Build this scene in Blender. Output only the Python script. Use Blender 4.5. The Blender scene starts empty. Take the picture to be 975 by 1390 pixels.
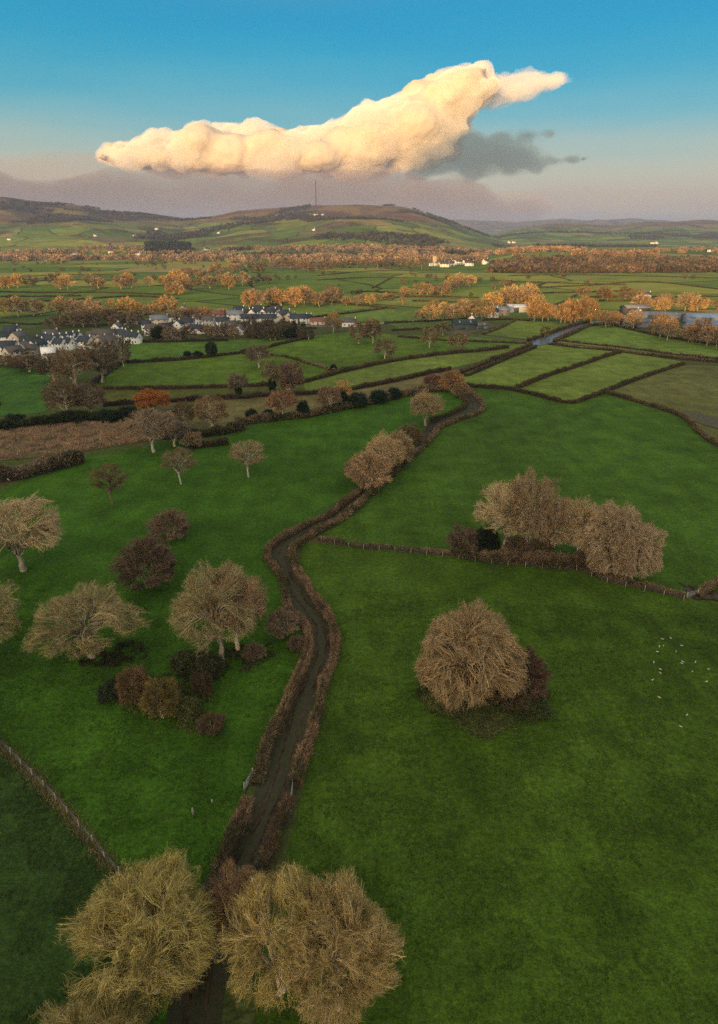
import bpy, bmesh, math, random
import numpy as np
from mathutils import Vector, Matrix

R = math.radians
sc = bpy.context.scene
C = sc.collection

# ------------------------------------------------------------------ camera
PITCH = R(20.95); CAMH = 60.0; F = 867.0
CP, SP = math.cos(PITCH), math.sin(PITCH)
cam = bpy.data.cameras.new('camera'); camo = bpy.data.objects.new('camera', cam); C.objects.link(camo)
camo.location = (0, 0, CAMH); camo.rotation_euler = (R(90) - PITCH, 0, 0)
cam.sensor_fit = 'VERTICAL'; cam.sensor_height = 36; cam.lens = 36 * F / 1390
cam.shift_y = -45 / 1390; cam.clip_start = 0.5; cam.clip_end = 200000
sc.camera = camo
sc.view_settings.view_transform = 'Standard'; sc.view_settings.look = 'None'
sc.view_settings.exposure = 0.15; sc.view_settings.gamma = 1
sc.cycles.use_denoising = False; sc.cycles.denoiser = 'OPENIMAGEDENOISE'; sc.cycles.denoising_prefilter = 'NONE'; sc.cycles.denoising_input_passes = 'RGB_ALBEDO_NORMAL'; sc.cycles.use_adaptive_sampling = False
sc.cycles.max_bounces = 8; sc.cycles.diffuse_bounces = 3; sc.cycles.volume_bounces = 5; sc.cycles.sample_clamp_indirect = 3.0
sc.cycles.transparent_max_bounces = 8

def ray(px, py):
    u = (px - 487.5) / F; v = (650 - py) / F
    return np.array([u, CP + v * SP, -SP + v * CP])
def P(px, py, z=0.0):
    d = ray(px, py); t = (z - CAMH) / d[2]
    return np.array([d[0] * t, d[1] * t, z])
def project(x, y, z):
    dz = z - CAMH
    f = y * CP - dz * SP; up = y * SP + dz * CP
    return 487.5 + F * x / f, 650 - F * up / f
def zat(py, Y):
    d = ray(487.5, py); return CAMH + Y * d[2] / d[1]

# ------------------------------------------------------------------ noise
def vnoise(x, y, seed=0):
    xi = np.floor(x).astype(np.int64); yi = np.floor(y).astype(np.int64)
    xf = x - xi; yf = y - yi
    def h(a, b):
        n = (a * 374761393 + b * 668265263 + seed * 974634777) & 0x7fffffff
        n = ((n ^ (n >> 13)) * 1274126177) & 0x7fffffff
        return ((n ^ (n >> 16)) & 0xffff) / 65535.0
    u = xf * xf * (3 - 2 * xf); v = yf * yf * (3 - 2 * yf)
    return (h(xi, yi) * (1 - u) + h(xi + 1, yi) * u) * (1 - v) + (h(xi, yi + 1) * (1 - u) + h(xi + 1, yi + 1) * u) * v
def fbm(x, y, seed=0, o=4):
    s = 0; a = .5; t = 0
    for i in range(o):
        s = s + a * vnoise(x * 2 ** i, y * 2 ** i, seed + i); t += a; a *= .5
    return s / t
def sstep(a, b, x):
    t = np.clip((x - a) / (b - a), 0, 1); return t * t * (3 - 2 * t)

# ------------------------------------------------------------------ sun direction
SEL = R(4.5); AZ = R(22)
SD = np.array([-math.sin(AZ) * math.cos(SEL), -math.cos(AZ) * math.cos(SEL), math.sin(SEL)])

# ------------------------------------------------------------------ terrain
HILLS = [
 # skyline in picture columns -> rows, foot distance, ridge distance
 (([-900,-300,0,40,100,160,200,250,300,340], [300,280,271,273,280,290,293,300,318,345]), 2300, 5200, 3),
 (([-900,-200,0,60,110,150,200,260,310,350], [320,312,304,300,299,304,313,323,332,350]), 1900, 3500, 4),
 (([190,240,290,325,380,430,480,530,560,600,650,690,720,760], [318,300,294,286,282,279,279,281,286,300,316,327,336,345]), 2050, 5300, 5),
 (([590,650,690,740,790,830,880,975,1200,1600], [335,322,312,305,304,306,301,303,300,296]), 3600, 8200, 6),
 (([-1200,-200,0,150,205,235,270,330,500,590,650,700,760,800,850,900,980,1300,1900], [305,305,305,296,290,293,298,303,303,299,300,303,298,300,297,300,304,302,300]), 8800, 14500, 7),
 (([640,660,700,760,900,1000,1300,2200], [352,342,336,335,335,336,336,336]), 1150, 2300, 8),
]
def terrain(x, y):
    x = np.asarray(x, float); y = np.asarray(y, float)
    ys = np.maximum(y, 1.0)
    col = 487.5 + F * (x / ys) / CP
    h = np.zeros_like(x + y)
    for (tx, ty), foot, D, seed in HILLS:
        py = np.interp(col, tx, ty)
        v = (650 - py) / F
        Hh = CAMH + D * (-SP + v * CP) / (CP + v * SP)
        ends = sstep(tx[0] - 60, tx[0] + 20, col) * (1 - sstep(tx[-1] - 20, tx[-1] + 60, col))
        Hh = np.maximum(Hh, 0) * ends
        s = np.clip((ys - foot) / (D - foot), 0, 1)
        if seed == 8:
            prof = sstep(0, .16, s)
            Hh = np.minimum(Hh, 30) * .8
            n = fbm(x / 160, y / 160, seed, 3) - .5
            hh = Hh * prof * (1 + .5 * n * (1 - s))
            back = sstep(0, 1, (ys - D) / 1200)
        else:
            prof = .45 * s + .55 * s * s * (3 - 2 * s)
            n = fbm(x / 620, y / 620, seed, 4) - .5
            n2 = fbm(x / 1500 + 5, y / 1500, seed + 9, 2) - .5
            hh = Hh * prof * (1 + (1.7 * n + 1.1 * n2) * np.clip(1.15 * (1 - s), 0, 1) ** .8)
            hh = hh * (1 + .03 * (fbm(x / 300, y / 300, seed, 3) - .5))
            back = sstep(0, 1, (ys - D) / (.45 * D))
        hh = hh * (1 - back)
        hh = np.where(y > foot, hh, 0)
        h = np.maximum(h, hh)
    # added unseen ridge behind the drone that keeps the near fields in evening shade
    s = x * SD[0] / math.cos(SEL) + y * SD[1] / math.cos(SEL)
    h = np.where(y < -40, h + SHADE_RIDGE * np.exp(-((s - 430) / 130.0) ** 2) * (1 + .16 * (fbm(x / 70, y / 70, 31, 3) - .5)), h)
    return h
SHADE_RIDGE = 76.0
def G(px, py):
    d = ray(px, py)
    ts = np.geomspace(300, 17000, 4000)
    x, y, z = d[0] * ts, d[1] * ts, CAMH + d[2] * ts
    hit = np.nonzero(z <= terrain(x, y))[0]
    if len(hit) == 0: return None
    i = hit[0]; return np.array([x[i], y[i], float(terrain(x[i], y[i]))])

# ------------------------------------------------------------------ mesh helpers
def mesh(name, v, f, mats, mi=None, smooth=False):
    v = np.asarray(v, dtype=np.float32).reshape(-1, 3)
    me = bpy.data.meshes.new(name)
    if isinstance(f, np.ndarray): fl = [f]
    else: fl = [a for a in f if len(a)]
    nl = sum(a.size for a in fl); nf = sum(len(a) for a in fl)
    me.vertices.add(len(v)); me.vertices.foreach_set('co', v.ravel())
    me.loops.add(nl); me.loops.foreach_set('vertex_index', np.concatenate([a.ravel() for a in fl]).astype(np.int32))
    tot = np.concatenate([np.full(len(a), a.shape[1]) for a in fl]).astype(np.int32)
    me.polygons.add(nf)
    st = np.zeros(nf, np.int32); st[1:] = np.cumsum(tot)[:-1]
    me.polygons.foreach_set('loop_start', st)
    me.polygons.foreach_set('loop_total', tot)
    for m in (mats if isinstance(mats, (list, tuple)) else [mats]): me.materials.append(m)
    if mi is not None: me.polygons.foreach_set('material_index', np.asarray(mi, dtype=np.int32))
    if smooth: me.polygons.foreach_set('use_smooth', np.ones(nf, bool))
    me.update(calc_edges=True); me.validate()
    return me
def ob(name, me, parent=None, color=None, loc=None):
    o = bpy.data.objects.new(name, me); C.objects.link(o)
    if parent is not None: o.parent = parent
    if color is not None: o.color = (*color, 1)
    if loc is not None: o.location = loc
    return o
def tag(o, label=None, cat=None, group=None, kind=None):
    if label: o['label'] = label
    if cat: o['category'] = cat
    if group: o['group'] = group
    if kind: o['kind'] = kind
    return o
def empty(name, loc, rz=0):
    o = bpy.data.objects.new(name, None); C.objects.link(o); o.location = loc; o.rotation_euler = (0, 0, rz)
    o.empty_display_size = .5
    return o

class MB:
    """collects boxes, prisms and tubes into one mesh"""
    def __init__(s): s.v = []; s.q = []; s.t = []; s.n = 0
    def add(s, v, q=(), t=()):
        s.v.append(np.asarray(v, float)); 
        if len(q): s.q.append(np.asarray(q) + s.n)
        if len(t): s.t.append(np.asarray(t) + s.n)
        s.n += len(v); return s
    def box(s, x0, x1, y0, y1, z0, z1):
        v = [(x, y, z) for z in (z0, z1) for x, y in ((x0, y0), (x1, y0), (x1, y1), (x0, y1))]
        return s.add(v, [(0,3,2,1),(4,5,6,7),(0,1,5,4),(1,2,6,5),(2,3,7,6),(3,0,4,7)])
    def tube(s, a, b, r0, r1=None, n=6):
        a = np.array(a, float); b = np.array(b, float); r1 = r0 if r1 is None else r1
        d = b - a; d /= np.linalg.norm(d) + 1e-9
        p = np.cross(d, (0, 0, 1) if abs(d[2]) < .9 else (1, 0, 0)); p /= np.linalg.norm(p); q = np.cross(d, p)
        v = []
        for c, r in ((a, r0), (b, r1)):
            for i in range(n):
                an = 2 * math.pi * i / n; v.append(c + r * (p * math.cos(an) + q * math.sin(an)))
        s.add(v, [(i, (i + 1) % n, n + (i + 1) % n, n + i) for i in range(n)])
        k = s.n
        s.add([a, b]); 
        base = k - 2 * n
        s.t.append(np.array([(base + (i + 1) % n, base + i, k) for i in range(n)] + [(base + n + i, base + n + (i + 1) % n, k + 1) for i in range(n)]))
        return s
    def gable(s, x0, x1, y0, y1, z0, z1, th=.18, over=.35):
        """roof ridge along x, real thickness"""
        ym = (y0 + y1) / 2; a, b = x0 - over, x1 + over; c, d = y0 - over, y1 + over
        sl = (z1 - z0) / (ym - y0); ze = z0 - over * sl
        v = [(a,c,ze),(b,c,ze),(b,ym,z1),(a,ym,z1),(a,d,ze),(b,d,ze),
             (a,c,ze+th),(b,c,ze+th),(b,ym,z1+th),(a,ym,z1+th),(a,d,ze+th),(b,d,ze+th)]
        return s.add(v, [(0,3,2,1),(3,4,5,2),(6,7,8,9),(9,8,11,10),(0,1,7,6),(4,10,11,5),(0,6,9,3),(3,9,10,4),(1,2,8,7),(2,5,11,8)])
    def gwall(s, x0, x1, y0, y1, z0, ze, zr):
        ym = (y0 + y1) / 2
        v = [(x0,y0,z0),(x1,y0,z0),(x1,y1,z0),(x0,y1,z0),(x0,y0,ze),(x1,y0,ze),(x1,y1,ze),(x0,y1,ze),(x0,ym,zr),(x1,ym,zr)]
        return s.add(v, [(0,1,5,4),(2,3,7,6),(1,2,6,5),(3,0,4,7)], [(5,6,9),(7,4,8)])
    def mesh(s, name, m, smooth=False):
        fs = []
        if s.q: fs.append(np.concatenate(s.q))
        if s.t: fs.append(np.concatenate(s.t))
        return mesh(name, np.concatenate(s.v), fs, m, smooth=smooth)

# ------------------------------------------------------------------ materials
def newmat(name):
    m = bpy.data.materials.new(name); m.use_nodes = True; nt = m.node_tree; nt.nodes.clear()
    out = nt.nodes.new('ShaderNodeOutputMaterial'); b = nt.nodes.new('ShaderNodeBsdfPrincipled')
    nt.links.new(b.outputs[0], out.inputs['Surface'])
    b.inputs['Roughness'].default_value = .85; b.inputs['Specular IOR Level'].default_value = .2
    return m, nt, b
def nz(nt, scale, detail=4, rough=.6, vec=None, dist=0):
    n = nt.nodes.new('ShaderNodeTexNoise'); n.inputs['Scale'].default_value = scale; n.inputs['Detail'].default_value = detail
    n.inputs['Roughness'].default_value = rough; n.inputs['Distortion'].default_value = dist
    if vec is not None: nt.links.new(vec, n.inputs['Vector'])
    return n.outputs['Fac']
def pos(nt, sc_=(1, 1, 1)):
    g = nt.nodes.new('ShaderNodeNewGeometry')
    if sc_ == (1, 1, 1): return g.outputs['Position']
    m = nt.nodes.new('ShaderNodeVectorMath'); m.operation = 'MULTIPLY'; m.inputs[1].default_value = sc_
    nt.links.new(g.outputs['Position'], m.inputs[0]); return m.outputs[0]
def mapr(nt, fac, a, b, c, d):
    m = nt.nodes.new('ShaderNodeMapRange'); nt.links.new(fac, m.inputs[0])
    for i, val in enumerate((a, b, c, d)): m.inputs[1 + i].default_value = val
    return m.outputs[0]
def mixc(nt, fac, a, b, mode='MIX'):
    m = nt.nodes.new('ShaderNodeMix'); m.data_type = 'RGBA'; m.blend_type = mode; m.clamp_factor = True
    for s, val in ((0, fac), (6, a), (7, b)):
        if isinstance(val, (int, float)): m.inputs[s].default_value = val
        elif isinstance(val, tuple): m.inputs[s].default_value = (*val, 1) if len(val) == 3 else val
        else: nt.links.new(val, m.inputs[s])
    return m.outputs[2]
def mulv(nt, col, fac):
    m = nt.nodes.new('ShaderNodeVectorMath'); m.operation = 'SCALE'
    nt.links.new(col, m.inputs[0]); nt.links.new(fac, m.inputs['Scale']); return m.outputs[0]
def mth(nt, op, a, b=None):
    m = nt.nodes.new('ShaderNodeMath'); m.operation = op
    for i, val in enumerate((a, b)):
        if val is None: continue
        if isinstance(val, (int, float)): m.inputs[i].default_value = val
        else: nt.links.new(val, m.inputs[i])
    return m.outputs[0]
def bump(nt, b, h, strength=.5, dist=.2):
    n = nt.nodes.new('ShaderNodeBump'); n.inputs['Strength'].default_value = strength; n.inputs['Distance'].default_value = dist
    nt.links.new(h, n.inputs['Height']); nt.links.new(n.outputs[0], b.inputs['Normal'])
def objcol(nt):
    return nt.nodes.new('ShaderNodeObjectInfo').outputs['Color']

def mat_pasture():
    m, nt, b = newmat('pasture')
    p = pos(nt)
    big = mapr(nt, nz(nt, .018, 3, .55, p), .3, .7, .76, 1.22)
    mid = mapr(nt, nz(nt, .13, 5, .65, p), .25, .75, .60, 1.38)
    fine = mapr(nt, nz(nt, 1.4, 5, .75, p), .25, .75, .45, 1.6)
    tiny = mapr(nt, nz(nt, 5.5, 3, .8, p), .3, .7, .55, 1.45)
    stre = mapr(nt, nz(nt, 1, 3, .6, pos(nt, (.30, .045, 1)), .6), .3, .7, .88, 1.12)
    c = mulv(nt, objcol(nt), big)
    for k in (mid, fine, tiny, stre): c = mulv(nt, c, k)
    dry = mapr(nt, nz(nt, .33, 6, .75, p), .56, .74, 0, .42)
    c = mixc(nt, dry, c, (.085, .088, .022))
    dark = mapr(nt, nz(nt, .75, 5, .7, p), .6, .72, 0, .5)
    c = mixc(nt, dark, c, (.020, .040, .006))
    nt.links.new(c, b.inputs['Base Color'])
    b.inputs['Roughness'].default_value = .95; b.inputs['Specular IOR Level'].default_value = .08
    bump(nt, b, mth(nt, 'ADD', nz(nt, 2.2, 6, .75, p), mth(nt, 'MULTIPLY', nz(nt, .25, 4, .6, p), 3)), .8, .35)
    return m
def mat_ground():
    """valley floor near, patchwork of far hedged fields and moor on the hills"""
    m, nt, b = newmat('countryside')
    g = nt.nodes.new('ShaderNodeNewGeometry')
    sx = nt.nodes.new('ShaderNodeSeparateXYZ'); nt.links.new(g.outputs['Position'], sx.inputs[0])
    cx = nt.nodes.new('ShaderNodeCombineXYZ'); nt.links.new(sx.outputs[0], cx.inputs[0]); nt.links.new(sx.outputs[1], cx.inputs[1])
    # warp
    wn = nt.nodes.new('ShaderNodeTexNoise'); wn.inputs['Scale'].default_value = .002; wn.inputs['Detail'].default_value = 2
    nt.links.new(cx.outputs[0], wn.inputs['Vector'])
    wa = nt.nodes.new('ShaderNodeVectorMath'); wa.operation = 'MULTIPLY_ADD'; wa.inputs[1].default_value = (160, 160, 0)
    nt.links.new(wn.outputs['Color'], wa.inputs[0]); nt.links.new(cx.outputs[0], wa.inputs[2])
    w = wa.outputs[0]
    def voro(scale, feat):
        v = nt.nodes.new('ShaderNodeTexVoronoi'); v.feature = feat; v.voronoi_dimensions = '2D'
        v.inputs['Scale'].default_value = scale; v.inputs['Randomness'].default_value = .85
        nt.links.new(w, v.inputs['Vector']); return v
    S = .0058
    vc = voro(S, 'F1'); ve = voro(S, 'DISTANCE_TO_EDGE')
    sp = nt.nodes.new('ShaderNodeSeparateColor'); nt.links.new(vc.outputs['Color'], sp.inputs[0])
    rp = nt.nodes.new('ShaderNodeValToRGB'); nt.links.new(sp.outputs[0], rp.inputs[0])
    e = rp.color_ramp; e.interpolation = 'CONSTANT'
    cols = [(0,(.11,.165,.03)),(.2,(.17,.21,.04)),(.38,(.10,.15,.03)),(.52,(.23,.24,.05)),(.66,(.13,.18,.03)),(.78,(.26,.22,.08)),(.88,(.18,.21,.045)),(.95,(.17,.125,.065))]
    e.elements[0].position = 0; e.elements[0].color = (*cols[0][1], 1); e.elements[1].position = cols[1][0]; e.elements[1].color = (*cols[1][1], 1)
    for q, cc in cols[2:]:
        el = e.elements.new(q); el.color = (*cc, 1)
    c = mulv(nt, rp.outputs[0], mapr(nt, nz(nt, .02, 5, .6, w), .3, .7, .75, 1.25))
    # heather moor and bracken on the high ground
    hn = mth(nt, 'ADD', sx.outputs[2], mth(nt, 'MULTIPLY', nz(nt, .0022, 4, .6, w), 170))
    moor = mapr(nt, hn, 185, 228, 0, 1)
    moorc = mixc(nt, mapr(nt, nz(nt, .004, 5, .6, w), .4, .6, 0, 1), (.17, .082, .048), (.20, .15, .05))
    c = mixc(nt, moor, c, moorc)
    # brown scrub patches on slopes
    scrub = mth(nt, 'MULTIPLY', mapr(nt, nz(nt, .0035, 5, .65, w), .48, .60, 0, .8), mapr(nt, sx.outputs[2], 4, 30, 0, 1))
    c = mixc(nt, scrub, c, (.07, .05, .028))
    edge = mapr(nt, ve.outputs['Distance'], .010, .022, .85, 0)
    edge = mth(nt, 'MULTIPLY', edge, mth(nt, 'SUBTRACT', 1.0, moor))
    c = mixc(nt, edge, c, (.030, .026, .014))
    near = mapr(nt, sx.outputs[1], 470, 520, 1, 0)
    pz = g.outputs['Position']
    ncol = mixc(nt, mapr(nt, nz(nt, .06, 5, .65, pz), .4, .65, 0, 1), (.060, .085, .022), (.085, .075, .032))
    ncol = mulv(nt, ncol, mapr(nt, nz(nt, .8, 5, .7, pz), .3, .7, .6, 1.4))
    c = mixc(nt, near, c, ncol)
    nt.links.new(c, b.inputs['Base Color']); b.inputs['Roughness'].default_value = 1; b.inputs['Specular IOR Level'].default_value = .05
    bump(nt, b, nz(nt, .05, 6, .7, w), .6, 4)
    return m
def mat_obj(name, lo=.6, hi=1.4, scale=1.5, tint=None, tf=(.45, .7), rough=.85, rnd=.25, isl=0, warm=None):
    m, nt, b = newmat(name)
    c = objcol(nt)
    if warm: c = mixc(nt, 1.0, c, warm, 'MULTIPLY')
    oi = nt.nodes.new('ShaderNodeObjectInfo')
    c = mulv(nt, c, mapr(nt, oi.outputs['Random'], 0, 1, 1 - rnd, 1 + rnd))
    tc = nt.nodes.new('ShaderNodeTexCoord').outputs['Object']
    c = mulv(nt, c, mapr(nt, nz(nt, scale, 4, .65, tc), .3, .7, lo, hi))
    if isl:
        c = mulv(nt, c, mapr(nt, nt.nodes.new('ShaderNodeNewGeometry').outputs['Random Per Island'], 0, 1, 1 - isl, 1 + isl))
    if tint: c = mixc(nt, mapr(nt, nz(nt, scale * .35, 3, .6, tc), tf[0], tf[1], 0, .8), c, tint)
    nt.links.new(c, b.inputs['Base Color']); b.inputs['Roughness'].default_value = rough
    return m
def mat_flat(name, col, rough=.8, var=.2, scale=2.0, metal=0, spec=.3, alt=None):
    m, nt, b = newmat(name)
    p = pos(nt)
    c = mixc(nt, mapr(nt, nz(nt, scale, 5, .65, p), .35, .65, 0, 1), tuple(x * (1 - var) for x in col), alt if alt else tuple(x * (1 + var) for x in col))
    nt.links.new(c, b.inputs['Base Color']); b.inputs['Roughness'].default_value = rough
    b.inputs['Metallic'].default_value = metal; b.inputs['Specular IOR Level'].default_value = spec
    return m
M = {}
M['pasture'] = mat_pasture()
M['ground'] = mat_ground()
M['bark'] = mat_obj('bark', .6, 1.3, 3.0, (.10, .10, .045), (.55, .8), isl=.35)
M['twig'] = mat_obj('twigs', .60, 1.15, .6, isl=.6, warm=(1.0,1.0,.86))
M['leaf'] = mat_obj('leaves', .5, 1.5, 1.2, isl=.5)
M['hedge'] = mat_obj('hedge_twigs', .5, 1.5, .9, (.060, .055, .020), (.5, .68), isl=.6)
M['hedgecore'] = mat_obj('hedge_inside', .4, 1.0, 1.8, rnd=.15)
M['hedgegreen'] = mat_flat('hedge_leaves', (.045, .06, .018), var=.5, scale=.7)
M['mud'] = mat_flat('lane_mud', (.040, .030, .018), rough=1, spec=.02, var=.6, scale=1.1)
M['rut'] = mat_flat('wet_rut', (.040, .031, .020), rough=1, var=.3, scale=.6, spec=.03, alt=(.075, .058, .038))
M['mudgrass'] = mat_flat('lane_grass', (.046, .068, .016), var=.5, scale=1.6, alt=(.050,.040,.022))
M['verge'] = mat_flat('verge_grass', (.065, .075, .026), var=.45, scale=1.2, alt=(.10, .085, .045))
M['asphalt'] = mat_flat('wet_asphalt', (.085, .092, .10), rough=.28, var=.2, scale=.4, spec=.6)
M['puddle'] = mat_flat('wet_mud', (.045, .034, .022), rough=.8, var=.4, scale=.6, spec=.1, alt=(.085,.065,.05))
M['paint'] = mat_flat('road_paint', (.7, .7, .68), var=.1)
M['render'] = mat_obj('house_wall', .88, 1.08, .6, rnd=.04)
M['slate'] = mat_obj('slate_roof', .75, 1.25, 1.2, rough=.55, rnd=.1)
M['stonec'] = mat_flat('chimney_brick', (.22, .15, .11), var=.3)
M['glass'] = mat_flat('window_glass', (.03, .035, .04), rough=.12, spec=.6, var=.1)
M['frame'] = mat_flat('painted_frame', (.7, .7, .7), var=.05)
M['door'] = mat_obj('door_paint', .9, 1.1, 1)
M['wood'] = mat_flat('weathered_post', (.28, .24, .19), var=.3, scale=6)
M['wire'] = mat_flat('galvanised_wire', (.35, .36, .36), rough=.4, metal=.8)
M['metal'] = mat_flat('galvanised_gate', (.26, .27, .27), rough=.5, metal=.2)
M['mast'] = mat_flat('mast_steel', (.045, .03, .03), rough=.6, var=.1)
M['feather'] = mat_obj('feathers', .92, 1.05, 4, rnd=.03)
M['beak'] = mat_flat('beak', (.5, .32, .05))
M['rush'] = mat_obj('rushes', .45, 1.5, .12, (.30, .20, .12), (.42, .62), isl=.5)
M['tube'] = mat_flat('tree_guard', (.30, .31, .28), var=.08)

# ------------------------------------------------------------------ ground sheet
MG = {}
def build_ground():
    Ys = np.concatenate([np.arange(-1500, -40, 30.), np.array([-39., 0, 60, 150, 300, 500, 800, 1100]), 1130 * 1.0085 ** np.arange(0, 329)])
    Ys = Ys[Ys < 18000]; Ys = np.append(Ys, 18000)
    n = 620
    s = np.linspace(-1, 1, n); s = s * (.55 + .45 * s * s)
    hw = 900 + .78 * np.maximum(Ys, 0)
    X = hw[:, None] * s[None, :]; Y = np.repeat(Ys[:, None], n, 1)
    Z = terrain(X, Y)
    v = np.stack([X, Y, Z], -1).reshape(-1, 3)
    m_ = len(Ys); i = np.arange(m_ - 1)[:, None] * n + np.arange(n - 1)[None, :]
    q = np.stack([i, i + 1, i + n + 1, i + n], -1).reshape(-1, 4)
    tag(ob('ground', mesh('ground', v, q, M['ground'], smooth=True)), kind='structure')
build_ground()

# ------------------------------------------------------------------ fields
def poly_mesh(name, pts, mat):
    bm = bmesh.new(); vs = [bm.verts.new(p) for p in pts]
    f = bm.faces.new(vs)
    if f.normal.z < 0: f.normal_flip()
    bmesh.ops.triangulate(bm, faces=[f]); me = bpy.data.meshes.new(name); bm.to_mesh(me); bm.free(); me.materials.append(mat)
    for p_ in me.polygons:
        if p_.normal.z < 0: p_.flip()
    return me
zl = [.02]
def field(name, px, col, mat='pasture'):
    zl[0] += .004
    pts = [tuple(P(a, b, zl[0])) for a, b in px]
    o = ob(name, poly_mesh(name, pts, M[mat]), color=col); tag(o, kind='structure'); return o
GL = (.043, .106, .009); GR = (.045, .095, .010); GM = (.085, .140, .015); GY = (.12, .16, .024); GO = (.095, .105, .024)
field('meadow', [(-700,1500),(-900,1150),(-700,900),(-560,700),(-350,640),(0,665),(60,640),(112,622),(190,608),(225,598),(270,602),(322,580),(420,562),(540,535),(608,528),(637,549),(600,566),(585,583),(510,655),(440,702),(375,738),(372,768),(402,830),(412,880),(380,965),(340,1060),(308,1160),(262,1300),(240,1500)], GL)
field('meadow', [(-900,1700),(-1200,1100),(-300,860),(0,1006),(60,1070),(145,1165),(240,1290),(200,1420),(180,1700)], (.034,.070,.014))
field('pasture', [(640,525),(700,527),(775,545),(822,531),(882,549),(932,568),(975,604),(1250,700),(1300,690),(1100,730),(975,790),(944,808),(845,786),(760,765),(600,745),(480,737),(424,727),(500,672),(560,620),(600,578),(652,557),(640,540),(625,525)], (.052,.108,.011))
field('pasture', [(410,735),(480,742),(600,750),(760,770),(845,790),(942,815),(975,822),(1500,960),(2000,1400),(1800,1800),(330,1800),(350,1300),(400,1120),(430,990),(458,890),(455,840),(405,765)], (.054,.104,.010))
field('pasture', [(942,815),(948,806),(975,792),(1120,735),(1600,860),(1500,955),(975,821)], (.055,.096,.009))
field('pasture', [(650,497),(717,470),(748,467),(837,475),(770,500),(697,527),(640,524),(618,514)], (.14,.195,.032))
field('pasture', [(699,528),(783,496),(845,477),(927,491),(857,514),(820,530),(773,545)], (.135,.185,.032))
field('pasture', [(832,530),(927,495),(975,497),(1200,505),(1250,690),(975,600),(930,565)], (.12,.125,.038))
field('pasture', [(750,464),(803,440),(840,441),(880,452),(950,464),(1200,480),(1200,495),(975,487),(930,484),(837,473)], (.125,.19,.032))
field('pasture', [(655,453),(700,434),(778,437),(795,440),(770,449),(728,462)], (.14,.19,.032))
field('pasture', [(640,462),(650,455),(728,464),(700,474),(650,491),(612,500),(560,505),(470,503),(530,489),(610,477)], (.095,.165,.024))
field('pasture', [(412,518),(465,504),(525,491),(615,479),(650,476),(715,467),(690,477),(650,490),(592,500),(538,512),(475,524),(415,531)], (.13,.175,.032))
field('pasture', [(130,520),(170,492),(325,480),(385,484),(452,503),(412,515),(338,521),(137,524)], GM)
field('pasture', [(175,490),(172,465),(310,461),(400,462),(325,477)], (.078,.145,.018))
field('pasture', [(330,479),(400,463),(432,455),(480,450),(545,455),(640,452),(650,457),(615,475),(525,488),(458,502),(385,482)], GM)
field('pasture', [(137,529),(325,525),(338,524),(412,519),(415,530),(368,533),(325,536),(187,543),(143,546)], GO)
field('rough_pasture', [(187,546),(325,539),(415,534),(475,529),(592,505),(606,512),(606,526),(538,531),(468,548),(415,558),(322,575),(260,590),(200,570)], (.14,.125,.048))
field('pasture', [(-300,500),(0,500),(66,498),(72,540),(60,560),(-300,590)], (.050,.120,.018))
field('pasture', [(325,424),(330,412),(398,407),(512,416),(418,430),(400,428)], (.15,.21,.038))
field('pasture', [(422,433),(525,420),(620,428),(650,431),(525,437)], (.125,.185,.034))
field('pasture', [(-200,432),(0,430),(75,427),(80,436),(40,446),(-200,470)], (.062,.10,.024))
field('pasture', [(90,404),(180,401),(243,406),(240,418),(150,420),(95,414)], (.14,.17,.034))
field('pasture', [(525,439),(650,433),(640,450),(545,447)], (.075,.12,.028))
field('scrubland', [(-200,600),(0,583),(60,577),(178,571),(212,580),(205,598),(115,612),(40,622),(-200,640)], (.10,.085,.038))

# ------------------------------------------------------------------ polylines, strips
def resample(pts, step):
    pts = np.asarray(pts, float)[:, :2]
    # Catmull-Rom smoothing then even steps
    q = np.vstack([2 * pts[0] - pts[1], pts, 2 * pts[-1] - pts[-2]]); out = []
    for i in range(1, len(q) - 2):
        for t in np.linspace(0, 1, 12, endpoint=False):
            a, b, c, d = q[i - 1:i + 3]
            out.append(.5 * ((2 * b) + (-a + c) * t + (2 * a - 5 * b + 4 * c - d) * t * t + (-a + 3 * b - 3 * c + d) * t ** 3))
    out.append(q[-2]); out = np.array(out)
    L = np.r_[0, np.cumsum(np.linalg.norm(np.diff(out, axis=0), axis=1))]
    n = max(3, int(L[-1] / step) + 1); s = np.linspace(0, L[-1], n)
    return np.stack([np.interp(s, L, out[:, 0]), np.interp(s, L, out[:, 1])], 1)
def normals2(p):
    t = np.gradient(p, axis=0); t /= np.linalg.norm(t, axis=1)[:, None] + 1e-9
    return np.stack([-t[:, 1], t[:, 0]], 1)
def strip(name, pts, offs, w, z, mat, step=1.5, wob=.0, seed=0, parent=None):
    p = resample(pts, step); n = normals2(p)
    s = np.arange(len(p)) * step
    wl = w / 2 * (1 + wob * (fbm(s * .5, s * 0, seed, 2) * 2 - 1)); wr = w / 2 * (1 + wob * (fbm(s * .5, s * 0 + 9, seed + 3, 2) * 2 - 1))
    a = p + n * (offs + wl)[:, None] if not np.isscalar(offs) else p + n * (offs + wl)[:, None]
    b = p + n * (offs - wr)[:, None]
    v = np.vstack([np.c_[a, np.full(len(a), z)], np.c_[b, np.full(len(b), z)]])
    k = len(p); i = np.arange(k - 1)
    q = np.stack([i + k, i + k + 1, i + 1, i], 1)
    return ob(name, mesh(name, v, q, mat), parent)

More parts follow.
